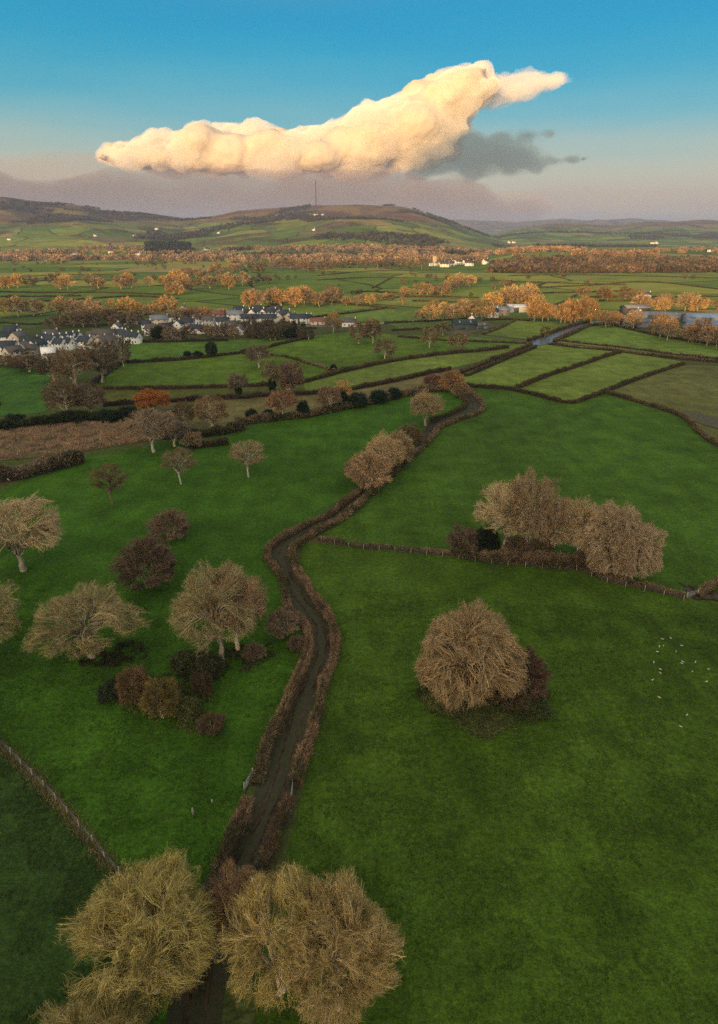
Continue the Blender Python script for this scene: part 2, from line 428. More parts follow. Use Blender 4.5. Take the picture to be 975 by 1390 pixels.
LANE = [(262,1420),(272,1320),(290,1245),(313,1195),(337,1160),(352,1130),(372,1085),(389,1028),(404,972),(418,935),(430,908),(438,877),(433,849),(415,822),(395,790),(385,768),(383,752),(396,733),(424,716),(454,696),(484,672),(514,652),(540,630),(566,603),(583,584),(592,573),(622,561),(645,551),(636,540),(622,524),(613,512)]
LANEW = [P(a, b, 0) for a, b in LANE]
ROAD = [(613,512),(650,497),(690,481),(727,464)]
tag(strip('lane', LANEW, 0, 3.6, .130, M['mud'], wob=.12), kind='structure')
for s_ in (-.8, .8):
    tag(strip('wheel_track', LANEW, s_, .34, .136, M['rut'], wob=.7, seed=int(s_ * 10) + 20), kind='structure')
tag(strip('lane_verge', LANEW, 0, 1.0, .141, M['mudgrass'], wob=.8, seed=6), kind='structure')
tag(strip('lane_verge', LANEW, 1.6, 1.3, .145, M['mudgrass'], wob=.5, seed=16), kind='structure')
tag(strip('lane_verge', LANEW, -1.6, 1.3, .149, M['mudgrass'], wob=.5, seed=26), kind='structure')
R1 = [P(a, b) for a, b in ROAD]
tag(strip('road', [P(606,514)] + R1[1:], 0, 3.4, .152, M['rut'], 3), kind='structure')
R2 = [P(a, b) for a, b in ((716,469),(738,462),(757,454),(775,447),(792,441),(815,437),(860,432))]
tag(strip('road', R2, 0, 6.2, .156, M['asphalt'], 4), kind='structure')
tag(strip('road', [P(a, b) for a, b in ((570,446),(640,456),(690,461),(735,464),(760,466),(837,474),(930,485.5),(1100,500))], 0, 3.2, .160, M['verge'], 4), kind='structure')
field('junction', [(716,467),(725,461),(745,458),(752,461),(748,466),(732,469)], (.1,.1,.1), 'asphalt').location.z = .14
tag(strip('road', [P(a, b) for a, b in ((300,441.5),(340,441.5),(395,442),(440,443),(500,440),(590,434),(660,429))], 0, 5.5, .165, M['asphalt'], 5), kind='structure')
field('farmyard', [(600,452),(640,446),(668,440),(672,444),(640,453),(628,457)], (.1,.1,.1), 'verge').location.z = .1
for k_, (ln, w_) in enumerate((([(944,812),(939,804),(931,796),(922,791)], .6), ([(948,811),(943,802),(938,795)], .8), ([(940,812),(950,806),(968,806),(1000,812)], .8), ([(944,814),(960,813),(985,818),(1020,824)], .6), ([(946,810),(940,804),(930,800)], 1.4), ([(946,810),(958,810),(975,812)], 1.8))):
    tag(strip('mud', [P(a_, b_) for a_, b_ in ln], 0, w_, .22 + .004 * k_, M['puddle'], .5, wob=.9, seed=40 + k_), kind='structure')
field('mud', [(918,560),(945,560),(990,572),(985,585),(950,575),(930,567)], (.1,.1,.1), 'verge').location.z = .1

# ------------------------------------------------------------------ hedges
rs = np.random.RandomState(11)
def blades(n, base, dirs, L, w, rng):
    """single tapered triangles"""
    side = np.cross(dirs, rng.normal(size=(n, 3))); side /= np.linalg.norm(side, axis=1)[:, None] + 1e-9
    v = np.stack([base - side * w[:, None] / 2, base + side * w[:, None] / 2, base + dirs * L[:, None]], 1).reshape(-1, 3)
    return v, np.arange(3 * n).reshape(-1, 3)
hedge_n = [0]
def hedge(px, w, h, label, col=(.13, .085, .055), core=(.075, .052, .034), group=None, near=None, gap=None, z0=0, world=None, cat='hedge', rag=1.45, green=.16, cf=.85, dm=1.0, bs=1.0):
    hedge_n[0] += 1; seed = hedge_n[0] * 7
    rng = np.random.RandomState(seed)
    pts = world if world is not None else [P(a, b, h * .5) for a, b in px]
    d = float(np.mean([np.hypot(p[0], p[1]) for p in pts]))
    if near is None: near = d < 170
    step = .45 if near else max(1.2, d / 220)
    p = resample(pts, step); nr = normals2(p); k = len(p)
    root = empty('hedge', (float(p[:, 0].mean()), float(p[:, 1].mean()), 0)); tag(root, label, cat, group)
    o0 = np.array(root.location)
    ang = np.linspace(0, math.pi, 9)
    prof = np.stack([np.sign(np.cos(ang)) * np.abs(np.cos(ang)) ** .6, np.abs(np.sin(ang)) ** .55], 1)
    s = np.arange(k) * step
    wv = w * (.55 + .9 * fbm(s * .45, s * 0, seed, 3)); hv = h * (1 - .42 * rag + rag * .8 * fbm(s * .3, s * 0 + 4, seed + 1, 3))
    lat = (fbm(s * .25, s * 0 + 2, seed + 2, 2) - .5) * .5 * w * .6
    V = np.zeros((k, 9, 3))
    for j in range(9):
        jn = 1 + .28 * (fbm(s * 1.3, s * 0 + j * 1.7, seed + 5, 2) - .5)
        off = prof[j, 0] * wv / 2 * .66 * cf * jn + lat
        V[:, j, :2] = p + nr * off[:, None]; V[:, j, 2] = prof[j, 1] * hv * .74 * cf * jn
    V = V - o0
    i = (np.arange(k - 1)[:, None] * 9 + np.arange(8)[None, :])
    q = np.stack([i, i + 1, i + 10, i + 9], -1).reshape(-1, 4)
    caps = np.array([[9 * e + a for a in (range(9))] for e in (0, k - 1)])
    me = mesh('hedge_stems', V.reshape(-1, 3), [q, caps], M['hedgecore'], smooth=True)
    ob('stems', me, root, core)
    dens = (620 if near else min(170, 22000. / d)) * dm
    n = int(step * (k - 1) * dens * (w + h) / 2.6)
    L = .42 if near else min(1.0, .5 + d / 1200); bw = (.034 if near else min(.30, .06 + d / 2400)) * bs; L = L * (bs ** .5)
    ii = rng.uniform(0, k - 1.001, n); i0 = ii.astype(int); fr = ii - i0
    c = p[i0] * (1 - fr)[:, None] + p[i0 + 1] * fr[:, None]; nn = nr[i0]
    a = np.arccos(rng.uniform(-1, 1, n)); ca = np.sign(np.cos(a)) * np.abs(np.cos(a)) ** .6; sa = np.abs(np.sin(a)) ** .55
    r = rng.uniform(.6, .98, n)
    base = np.zeros((n, 3)); base[:, :2] = c + nn * ((ca * wv[i0] / 2 + lat[i0]) * r)[:, None]; base[:, 2] = sa * hv[i0] * r * .92
    dr = np.zeros((n, 3)); dr[:, :2] = nn * ca[:, None] * .9; dr[:, 2] = .55 + sa * .5; dr += rng.normal(size=(n, 3)) * .55
    dr /= np.linalg.norm(dr, axis=1)[:, None]
    v, t = blades(n, base - o0, dr, L * np.where(rng.uniform(size=n) < .05, 1.9, 1.) * rng.uniform(.4, 1.15, n), bw * rng.uniform(.6, 1.4, n), rng)
    mi = (rng.uniform(size=n) < green).astype(int)
    patch = fbm(ii * step * .08, ii * 0, seed + 8, 3) > .58
    mi = np.where(patch & (rng.uniform(size=n) < .5), 1, mi)
    me = mesh('hedge_twigs', v, t, [M['hedge'], M['hedgegreen']], mi)
    ob('twigs', me, root, col)
    return root
BR = (.25, .165, .10); BR2 = (.22, .155, .09); DK = (.115, .080, .046); DC = (.050, .038, .024); GRH = (.075, .075, .032)
hedge([(262,1340),(275,1260),(298,1180),(312,1152),(326,1118),(337,1085)], 1.80, 1.75, 'reddish ragged hedge on the left of the track nearest the camera', BR)
hedge([(346,1060),(361,1015),(376,984),(390,952),(405,920),(415,892),(419,865),(413,846),(395,830),(388,812)], 1.60, 1.65, 'brown hedge left of the track, between the leaning gate and the hawthorn', BR)
hedge([(388,812),(384,788),(374,770),(363,758),(365,743),(386,727),(412,713),(440,702),(466,683),(492,664)], 1.60, 1.45, 'clipped brown hedge on the outside of the sharp bend in the track', BR2)
hedge([(338,1235),(350,1195),(363,1160),(376,1125),(387,1102),(394,1083)], 1.50, 1.55, 'short hedge piece right of the track below the metal gate', BR)
hedge([(399,1063),(412,1026),(426,984),(436,948),(443,917),(454,892),(456,864),(448,840),(431,815),(412,788),(401,765),(397,748),(410,733),(428,722)], 1.60, 1.55, 'long curving brown hedge on the right of the track beside the dome tree pasture', BR)
hedge([(428,722),(460,705),(486,686),(507,666),(527,647),(554,623),(574,606),(590,589),(600,578),(625,568),(648,560),(656,552),(650,541),(637,528),(626,517)], 1.8, 1.4, 'clipped hedge right of the upper track beside the big green pasture', BR2)
hedge([(585,572),(605,563),(628,553),(632,546),(624,533),(612,520)], 1.5, 1.6, 'dark hedge on the inside of the upper track bend', DK)
hedge([(433,729),(480,738),(540,743),(600,749),(650,756),(696,762),(760,766),(792,768),(815,781),(846,789),(885,797),(930,808)], 1.2, 1.2, 'straight brown hedge between the two right-hand pastures', BR2)
hedge([(947,806),(975,791),(1060,752),(1200,700)], 1.4, 1.4, 'brown hedge running to the right edge beside the muddy gateway', BR2)
hedge([(824,532),(880,548),(926,564),(955,590),(985,606),(1150,665)], 1.5, 1.5, 'brown hedge above the mud patch at the right edge', BR2, DC)
hedge([(625,521),(650,524),(690,527),(735,537),(773,545),(800,538),(822,530),(857,516),(895,503),(928,493)], 1.5, 1.6, 'angular dark hedge along the top of the big green pasture', DK, DC)
hedge([(698,527),(740,510),(783,496),(815,485),(843,477)], 1.7, 1.8, 'dark hedge between the two pale green fields below the road', DK, DC)
hedge([(745,466),(790,471),(837,475),(880,481),(930,486),(975,490),(1100,500)], 1.7, 1.7, 'brown hedge below the field beside the blue sheds', BR2, DC)
hedge([(760,461.5),(800,466),(850,471.5),(930,482),(1000,489)], 1.2, 1.3, 'thin far hedge along the lane right of the road junction', BR2, DC)
hedge([(717,462),(740,454),(765,445),(785,439),(800,436)], 1.9, 1.9, 'dark hedge on the left of the shiny road', DK, DC)
hedge([(752,463),(768,456),(785,448),(800,441.5),(820,439)], 1.9, 1.9, 'dark hedge on the right of the shiny road', DK, DC)
hedge([(624,505),(650,495),(690,479),(722,467)], 1.6, 1.7, 'dark hedge on the left of the lane up to the junction', DK, DC)
hedge([(632,509),(660,498),(695,483),(728,470)], 1.6, 1.7, 'dark hedge on the right of the lane up to the junction', DK, DC)
hedge([(-60,560),(0,546)], 2, 2, 'dark hedge at the left edge below the village', DK, DC)
hedge([(140,548),(187,545),(250,542),(325,538),(368,535),(415,533),(475,527),(538,515),(592,503),(612,499)], 2.0, 2.0, 'dark hedge above the rough strip, meeting the lane at its right end', (.12,.07,.045), DC)
hedge([(132,526),(200,526.5),(260,525),(325,523),(338,522.5),(375,521)], 1.7, 1.7, 'dark hedge below the widest green field under the village', DK, DC)
hedge([(385,520),(412,517),(465,503),(525,490),(580,482),(615,478),(650,475),(690,470)], 2.0, 2.0, 'long dark hedge climbing right between the two middle fields', DK, DC)
hedge([(330,479.5),(360,481),(385,483),(420,493),(455,503)], 1.2, 1.1, 'thin brown hedge slanting down to the lone dark bush', BR2, DC)
hedge([(172,491),(245,487),(325,478),(360,471),(398,462),(425,457)], 1.8, 1.7, 'dark hedge below the village green field', DK, DC)
hedge([(172,488),(150,502),(125,521)], 2, 1.6, 'stone-grey hedge slanting beside the brown tree clump', (.12,.10,.085), DC)
hedge([(170,464),(240,462.5),(310,461)], 1.7, 1.8, 'low garden hedge along the bottom of the village', DK, DC)
far = [([(415,431),(470,425),(522,418)], 'far hedge right of the white estate'),
 ([(522,438),(590,435),(645,431)], 'far hedge above the dark barn field'),
 ([(532,448),(580,445),(625,440)], 'far hedge left of the dark barn'),
 ([(540,456),(600,461),(650,463),(715,465)], 'brown hedge below the dark barn'),
 ([(655,434),(690,433),(720,435)], 'hedge behind the field left of the shiny road'),
 ([(655,453),(680,444),(700,434)], 'short hedge right of the dark barn yard'),
 ([(300,443.5),(360,444.5),(430,445)], 'hedge in front of the white estate road'),
 ([(325,425),(360,417),(398,408),(450,410),(512,416),(540,418)], 'hedge behind the bright field beyond the estate'),
 ([(0,411),(90,407),(180,402),(243,405)], 'far hedge behind the bright strip beyond the village'),
 ([(95,422),(160,421),(240,419)], 'far hedge below the bright strip beyond the village'),
 ([(0,396),(60,397),(150,397),(230,400)], 'far hedge in front of the left tree belt'),
 ([(0,402),(60,402),(110,401)], 'short far hedge at the left below the tree belt'),
 ([(0,384),(90,380),(170,381)], 'thin far hedge at the left above the tree belt'),
 ([(0,376),(90,373),(150,372)], 'thin far hedge at the left below the hill foot'),
 ([(430,380),(480,377),(530,376)], 'far hedge left of the central far fields'),
 ([(430,374),(500,368),(600,366)], 'thin far hedge below the long sunlit belt'),
 ([(505,391),(520,383),(532,376)], 'short slanting far hedge in the central far fields'),
 ([(490,395),(540,397),(600,399)], 'far hedge above the orange bushes in the centre'),
 ([(520,404),(590,402),(650,404)], 'far hedge below the orange belt in the centre'),
 ([(560,408),(620,410),(665,411)], 'thin far hedge left of the orange farm trees'),
 ([(690,374),(790,373),(975,377)], 'far hedge below the gorge wood'),
 ([(670,380),(760,384),(850,386)], 'far hedge second below the gorge wood'),
 ([(700,391),(800,387),(880,382),(975,392)], 'long slanting far hedge at the right'),
 ([(720,398),(800,396),(860,394)], 'short far hedge third below the gorge wood'),
 ([(800,403),(880,403),(975,402)], 'far hedge beside the lone white cottage'),
 ([(775,409),(850,408),(975,411)], 'far hedge above the grey shed'),
 ([(830,440),(880,452),(950,464),(1050,474)], 'hedge below the blue sheds'),
 ([(0,437),(40,440),(75,437)], 'short hedge in the small field behind the village')]
for px, lb in far: hedge(px, 1.6, 1.35, lb, (.15, .11, .06), (.060, .050, .030))
def thick(px, w, h, label, col, core, green=.1, cat='hedge'): return hedge(px, w, h, label, col, core, green=green, cat=cat, rag=1.7, cf=.72, dm=2.2, bs=1.6)
thick([(-40,652),(0,645),(40,637),(75,628),(112,620)], 4.5, 3.4, 'wide brown thorn thicket at the left edge above the meadow', (.19,.14,.095), (.07,.052,.036), .08, 'thicket')
thick([(-60,586),(0,578),(60,572),(120,566),(187,561)], 4, 3.2, 'dark evergreen hedge above the tan rushes', (.045,.058,.026), (.022,.03,.014), .6)
thick([(322,573),(370,566),(415,562),(468,551),(538,536),(575,529),(606,527)], 3.5, 2.3, 'scrubby brown hedgerow below the rough strip', (.17,.125,.075), (.06,.048,.03), .2)
thick([(255,606),(285,602),(310,600)], 2.5, 1.6, 'low brown bramble bank beside the pale bush', (.10,.075,.045), (.04,.034,.02), .2, 'bramble')
thick([(215,590),(250,588),(300,584),(330,578)], 3.5, 2.6, 'tangled scrub under the trees beside the tan rushes', (.10,.08,.05), (.04,.036,.022), .25, 'scrub')
thick([(615,745),(660,752),(710,757),(760,762),(800,765),(850,779)], 3.2, 2.4, 'dark brown undergrowth beneath the tree clump on the hedge', (.20,.135,.085), (.07,.052,.036), .2, 'undergrowth')

# ------------------------------------------------------------------ tree generator
def grow(seed, stems, env, lv, inner=.45):
    """branches reach for points inside a lobed crown envelope.
    stems: (base, top, radius); env: (R, cz, up, down, lowest elevation in degrees, lobe strength);
    lv: per level (n, spread, segs, bow, f0)"""
    rng = np.random.RandomState(seed); levels = []
    Rr, cz, up_, dn_, el0, lobe = env
    ph = rng.uniform(0, 50, 3)
    def lim(d):
        az = np.arctan2(d[..., 1], d[..., 0]); el = np.arcsin(np.clip(d[..., 2], -1, 1))
        n = .5 * np.sin(3 * az + ph[0] + 2 * el) + .3 * np.sin(5 * az + ph[1] - 3 * el) + .35 * np.sin(4 * el + ph[2] + 2 * az)
        return 1 + lobe * n
    def toN(p):
        q = (p - np.array([0, 0, cz])) / Rr; q[..., 2] = np.where(q[..., 2] > 0, q[..., 2] * Rr / up_, q[..., 2] * Rr / dn_); return q
    def frN(q):
        p = q.copy(); p[..., 2] = np.where(p[..., 2] > 0, p[..., 2] * up_, p[..., 2] * dn_); p[..., :2] *= Rr; return p + np.array([0, 0, cz])
    def curve(b, tan, T, segs, bow, r, jit):
        n = len(b); D = np.linalg.norm(T - b, axis=1)
        c = b + tan * (D * .42)[:, None]; c[:, 2] += bow * D
        t = np.linspace(0, 1, segs + 1)[None, :, None]
        pts = (1 - t) ** 2 * b[:, None] + 2 * t * (1 - t) * c[:, None] + t ** 2 * T[:, None]
        w = np.sin(np.pi * np.linspace(0, 1, segs + 1))[None, :, None]; w[0, -1] = .25
        pts = pts + rng.normal(size=pts.shape) * (jit * D)[:, None, None] * w
        rad = r[:, None] * (1 - .62 * np.linspace(0, 1, segs + 1)[None, :]) * np.ones((n, 1))
        return pts, rad
    B = np.array([q[0] for q in stems], float); Tt = np.array([q[1] for q in stems], float); r = np.array([q[2] for q in stems], float)
    d0 = np.tile(np.array([0, 0, 1.]), (len(B), 1)); pts, rad = curve(B, d0, Tt, 5, .0, r, .03); levels.append((pts, rad))
    targ = Tt
    for li, (n, spread, segs, bow, f0) in enumerate(lv):
        N = len(pts); S = pts.shape[1] - 1
        f = f0 + (1 - f0) * ((np.arange(n)[None, :] + rng.uniform(.1, 1.0, (N, n))) / n); f = np.clip(f, 0, .995)
        g = f * S; k = g.astype(int); fr = (g - k)[..., None]; idx = np.arange(N)[:, None]
        b = (pts[idx, k] * (1 - fr) + pts[idx, k + 1] * fr).reshape(-1, 3)
        tan = pts[idx, k + 1] - pts[idx, k]; tan = (tan / (np.linalg.norm(tan, axis=2)[..., None] + 1e-9)).reshape(-1, 3)
        pr = (rad[idx, k] * (1 - fr[..., 0]) + rad[idx, k + 1] * fr[..., 0]).ravel()
        if li == 0:
            m = N * n; i = np.arange(m) + .5
            z = math.sin(R(el0)) + (1 - math.sin(R(el0))) * (i / m) ** .9
            a = i * 2.39996 + rng.uniform(0, 6.28); rr_ = np.sqrt(np.maximum(0, 1 - z * z))
            q = np.stack([rr_ * np.cos(a), rr_ * np.sin(a), z], 1) * rng.uniform(.5, .78, (m, 1))
            f_ = np.argsort(z); 
            if N == 1: b = b[np.argsort(f.ravel())]; tan = tan[np.argsort(f.ravel())]; pr = pr[np.argsort(f.ravel())]
            else:  # every stem serves the side it stands on
                own = np.argmin(((q[:, None, :2] * Rr * .5 - Tt[None, :, :2]) ** 2).sum(-1), 1)
                b = pts[own, 2 + (i.astype(int) % 3)]; tn = pts[own, 3] - pts[own, 2]; tan = tn / np.linalg.norm(tn, axis=1)[:, None]; pr = rad[own, 3]
            T = q
        else:
            u = rng.normal(size=(N, n, 3)); u /= np.linalg.norm(u, axis=2)[..., None]; u *= rng.uniform(.25, 1, (N, n, 1)) ** .5
            Tp = toN(targ.copy())[:, None]; o = Tp / (np.linalg.norm(Tp, axis=2)[..., None] + 1e-6)
            last = li >= len(lv) - 2
            T = (Tp + u * spread * (.8 if last else 1) + o * spread * (.75 if last else .42) + np.array([0, 0, .12 * spread if last and bow < .04 else 0])).reshape(-1, 3)
        nr_ = np.linalg.norm(T, axis=1); dr = T / (nr_[:, None] + 1e-9); mx = lim(dr) * rng.uniform(.84, 1.10, len(T))
        soft = np.where(nr_ > .8 * mx, .8 * mx + (mx * .24) * np.tanh((nr_ - .8 * mx) / (.34 * mx)), nr_)
        T = frN(dr * soft[:, None]); T[:, 2] = np.maximum(T[:, 2], .15 + rng.uniform(0, .3, len(T)))
        pts, rad = curve(b, tan, T, segs, bow, pr * (.62 if li < 1 else .78 if segs > 2 else .66), .05); targ = T
        levels.append((pts, rad))
    return levels, rng
def tubes(levels, sides):
    V = []; Q = []; n0 = 0
    for pts, rad in levels:
        N, K = pts.shape[:2]
        t = np.gradient(pts, axis=1); t /= np.linalg.norm(t, axis=2)[..., None] + 1e-9
        ref = np.where(np.abs(t[..., 2:3]) > .9, np.array([1., 0, 0]), np.array([0, 0, 1.]))
        p1 = np.cross(t, ref); p1 /= np.linalg.norm(p1, axis=2)[..., None] + 1e-9; p2 = np.cross(t, p1)
        an = np.arange(sides) * 2 * math.pi / sides
        v = pts[:, :, None] + rad[:, :, None, None] * (p1[:, :, None] * np.cos(an)[:, None] + p2[:, :, None] * np.sin(an)[:, None])
        i = (np.arange(N)[:, None, None] * K + np.arange(K - 1)[None, :, None]) * sides
        j = np.arange(sides)[None, None, :]; j2 = (j + 1) % sides
        q = np.stack([i + j, i + j2, i + sides + j2, i + sides + j], -1).reshape(-1, 4) + n0
        V.append(v.reshape(-1, 3)); Q.append(q); n0 += N * K * sides
    return np.concatenate(V), np.concatenate(Q)
def ribbons(pts, rad, rng, n0=0):
    """flat tapering twigs; last point a tip"""
    N, K = pts.shape[:2]
    d = pts[:, -1] - pts[:, 0]; s = np.cross(d, rng.normal(size=(N, 3))); s /= np.linalg.norm(s, axis=1)[:, None] + 1e-9
    V = np.zeros((N, 2 * K - 1, 3))
    for k in range(K - 1):
        V[:, 2 * k] = pts[:, k] - s * rad[:, k:k + 1]; V[:, 2 * k + 1] = pts[:, k] + s * rad[:, k:k + 1]
    V[:, -1] = pts[:, -1]
    b = np.arange(N)[:, None] * (2 * K - 1) + n0
    Q = [b + np.array([[2 * k, 2 * k + 1, 2 * k + 3, 2 * k + 2]]) for k in range(K - 2)]
    T = b + np.array([[2 * K - 4, 2 * K - 3, 2 * K - 2]])
    return V.reshape(-1, 3), (np.concatenate(Q) if Q else np.zeros((0, 4), int)), T

PROTO = {}
def proto(key, seed, stems, env, lv, tw=.012, ntube=2, leaves=None):
    levels, rng = grow(seed, stems, env, lv)
    allp = levels[-1][0].reshape(-1, 3)
    lo = np.percentile(allp, 1, axis=0); hi = np.percentile(allp, 99, axis=0)
    W = ((hi[0] - lo[0]) + (hi[1] - lo[1])) / 2; Ht = hi[2]
    cx, cy = (hi[0] + lo[0]) / 2, (hi[1] + lo[1]) / 2
    v, q = tubes(levels[:ntube], 6)
    trunk = mesh(key + '_trunk', v, q, M['bark'], smooth=True)
    V = []; Q = []; T = []; n0 = 0
    mid = levels[ntube:-1]
    for i, l_ in enumerate(mid):
        v, q = tubes([(l_[0], np.maximum(l_[1], tw * 1.1))], 4 if i < len(mid) - 1 else 3); V.append(v); Q.append(q + n0); n0 += len(v)
    pts, rad = levels[-1]; rad = np.maximum(rad, tw)
    v, q, t = ribbons(pts, rad, rng, n0); V.append(v); Q.append(q); T.append(t); n0 += len(v)
    mats = [M['twig']]; nq = sum(len(a) for a in Q)
    mi = None
    if leaves:
        n, size = leaves
        tips = pts.reshape(-1, 3); idx = rng.randint(0, len(tips), n)
        c = tips[idx] + rng.normal(size=(n, 3)) * size * 1.2
        dr = rng.normal(size=(n, 3)); dr /= np.linalg.norm(dr, axis=1)[:, None]
        v, t = blades(n, c, dr, np.full(n, size), np.full(n, size * .9), rng); V.append(v); T.append(t + n0); n0 += len(v)
        mats = [M['twig'], M['leaf']]
        mi = np.r_[np.zeros(nq + len(T[0]), int), np.ones(n, int)]
    crown = mesh(key + '_crown', np.concatenate(V), [np.concatenate(Q), np.concatenate(T)], mats, mi)
    PROTO[key] = (trunk, crown, W, Ht, cx, cy)
def fan(n, spread, top, r, seed, r0=.25):
    rg = random.Random(seed); out = []
    for i in range(n):
        a = 2 * math.pi * i / n + rg.uniform(-.3, .3); s = spread * rg.uniform(.6, 1.1)
        out.append(((math.cos(a) * r0, math.sin(a) * r0, -.3), (math.cos(a) * s, math.sin(a) * s, top * rg.uniform(.85, 1.1)), r * rg.uniform(.7, 1.1)))
    return out
# env: R, cz, up, down, lowest elevation, lobes     lv: n, spread, segs, bow, f0
proto('ash', 1, [((0,0,-.3),(.3,.1,6.0),.42)], (5.6,6.2,5.4,3.8,-28,.22), [(13,0,6,.02,.30),(7,.42,5,.03,.25),(6,.25,4,.03,.2),(5,.16,3,.02,.12),(4,.105,2,.02,.08)], .0064, 3)
proto('ash_b', 12, [((0,0,-.3),(-.9,.5,4.6),.38),((.4,.1,-.3),(1.2,-.3,5.4),.34)], (5.8,5.6,5.2,4.0,-38,.26), [(8,0,6,.02,.3),(7,.42,5,.03,.25),(6,.25,4,.03,.2),(5,.16,3,.02,.12),(4,.105,2,.02,.08)], .0064, 3)
proto('oak', 5, [((0,0,-.3),(.1,.1,2.9),.52)], (6.4,4.9,4.4,2.8,-24,.24), [(12,0,7,.05,.55),(7,.42,5,.04,.25),(6,.26,4,.03,.2),(5,.16,3,.02,.12),(4,.105,2,.01,.08)], .0064, 3)
proto('willow', 8, [((0,0,-.3),(.1,.1,2.4),.60)], (6.0,3.6,5.0,3.4,-50,.20), [(18,0,7,.22,.35),(8,.40,6,.16,.3),(6,.25,5,.14,.25),(5,.15,4,.10,.2),(4,.10,3,.06,.1)], .0070, 3)
proto('near_crown', 21, [((0,0,-.3),(-.5,.2,5.4),.36),((.4,0,-.3),(.9,.3,6.0),.32)], (5.4,6.4,5.4,4.4,-46,.24), [(9,0,7,.0,.25),(7,.40,6,.02,.2),(7,.25,5,.03,.2),(5,.15,4,.02,.12),(5,.10,3,.02,.06)], .0050, 3)
proto('thorn', 31, fan(6,.7,1.2,.08,5), (2.5,1.5,1.8,1.35,-48,.28), [(4,0,5,.05,.2),(7,.42,4,.03,.2),(7,.25,3,.02,.15),(7,.16,2,.01,.1)], .0085, 2)
proto('lollipop', 41, [((0,0,-.3),(.05,.05,4.4),.17)], (3.0,5.0,3.0,2.4,-42,.08), [(14,0,5,.03,.42),(7,.40,4,.03,.2),(7,.24,3,.02,.15),(6,.15,2,.02,.1)], .0070, 3)
proto('leafy_oak', 51, [((0,0,-.3),(.02,0,2.6),.32)], (4.2,4.2,3.4,2.9,-40,.10), [(12,0,5,.04,.4),(6,.42,4,.03,.2),(6,.26,3,.02,.15),(5,.16,2,.02,.1)], .02, 2, leaves=(16000, .17))
proto('evergreen', 61, fan(4,.4,1.3,.07,6), (2.0,1.5,2.2,1.3,-45,.32), [(5,0,4,.03,.2),(7,.42,3,.03,.15),(6,.28,2,.02,.1)], .02, 1, leaves=(15000, .15))
FL = [(11,0,4,.03,.4),(6,.44,3,.03,.2),(6,.28,2,.02,.15),(5,.17,2,.02,.1)]
proto('far_tree', 71, [((0,0,-.3),(.1,0,4.2),.28)], (4.9,4.7,4.6,4.2,-62,.20), FL, .042, 2)
proto('far_tree_b', 72, [((0,0,-.3),(-.9,.2,3.0),.26),((.2,0,-.3),(1.1,.1,3.4),.22)], (5.2,4.0,4.0,3.7,-62,.24), [(6,0,4,.04,.35)] + FL[1:], .042, 2)
proto('far_tree_c', 73, [((0,0,-.3),(.0,.05,6.4),.24)], (3.9,5.4,4.8,5.0,-64,.18), FL, .042, 2)

BARKC = (.48, .39, .26)
def plant(key, x, y, w, h, col, name, label=None, cat='tree', group=None, bark=BARKC, rz=None, z=None, parts=True):
    tr, cr, W, Ht, cx, cy = PROTO[key]
    rng = random.Random(int(x * 13.7) * 7919 + int(y * 9.3))
    rz = rng.uniform(0, 6.28) if rz is None else rz
    if z is None: z = float(terrain(x, y)) if y > 1000 else 0.0
    sx = w / W; szz = h / Ht
    # keep the crown centred over (x,y)
    ox = (cx * math.cos(rz) - cy * math.sin(rz)) * sx; oy = (cx * math.sin(rz) + cy * math.cos(rz)) * sx
    e = empty(name, (x - ox * .6, y - oy * .6, z - .03), rz); e.scale = (sx, sx, szz)
    tag(e, label, cat, group)
    t = ob('trunk', tr, e, bark); c = ob('crown', cr, e, col)
    return e
def crown_h(Y, w, ytop):
    lo, hi = .5, 60.
    ph = np.linspace(0, math.pi, 25)
    for _ in range(30):
        h = (lo + hi) / 2
        yy = Y + w / 2 * np.cos(ph) * .9; zz = h * (.58 + .42 * np.sin(ph))
        if project(0, yy, zz)[1].min() > ytop: lo = h
        else: hi = h
    return h
def tree_px(key, bx, by, xl, xr, ytop, col, name, label, cat='tree', group=None, **k):
    b = P(bx, by); dep = b[1] * CP + (CAMH - 5) * SP
    w = (xr - xl) / F * dep; h = crown_h(b[1], w, ytop)
    return plant(key, b[0], b[1], w, h, col, name, label, cat, group, **k)

TAN = (.50, .38, .24); TAN2 = (.46, .38, .20); PINK = (.40, .27, .20); OLV = (.27, .23, .11); RED = (.19, .13, .10); BRN = (.19, .135, .085); ORG = (.40, .185, .06)
GREY = (.25, .205, .16)
T = tree_px
T('oak', 34,775,-32,88,677, TAN, 'bare_tree', 'large pale-limbed bare tree at the left edge of the meadow', bark=(.34,.29,.21))
T('oak', 122,894,46,184,797, TAN2, 'bare_tree', 'wide bare tree with one stout pale trunk, lower left meadow', bark=(.34,.28,.2), rz=1.0)
T('ash', -14,896,-62,36,788, TAN2, 'bare_tree', 'bare tree cut by the left edge beside the wide stout-trunked tree')
T('ash_b', 300,896,230,334,768, (.44,.36,.21), 'bare_tree', 'big dense bare tree with an ivied foot, left of the track bend', bark=(.30,.25,.18))
T('ash', 324,882,276,358,770, (.44,.28,.19), 'bare_tree', 'pinkish bare crown joined to the right side of the big ivied tree')
T('thorn', 202,797,158,236,729, RED, 'hawthorn_bush', 'large dark red rounded thorn bush, alone in the left meadow', 'bush')
T('thorn', 232,732,203,257,692, RED, 'hawthorn_bush', 'smaller dark red thorn bush behind the large one', 'bush')
T('lollipop', 153,684,128,178,629, (.17,.12,.06), 'bare_tree', 'small round dark olive tree on a thin trunk, upper left meadow', bark=(.16,.12,.09))
T('lollipop', 246,657,220,267,608, (.24,.165,.10), 'bare_tree', 'small round brown tree with a pale trunk, upper left meadow', bark=(.40,.36,.3))
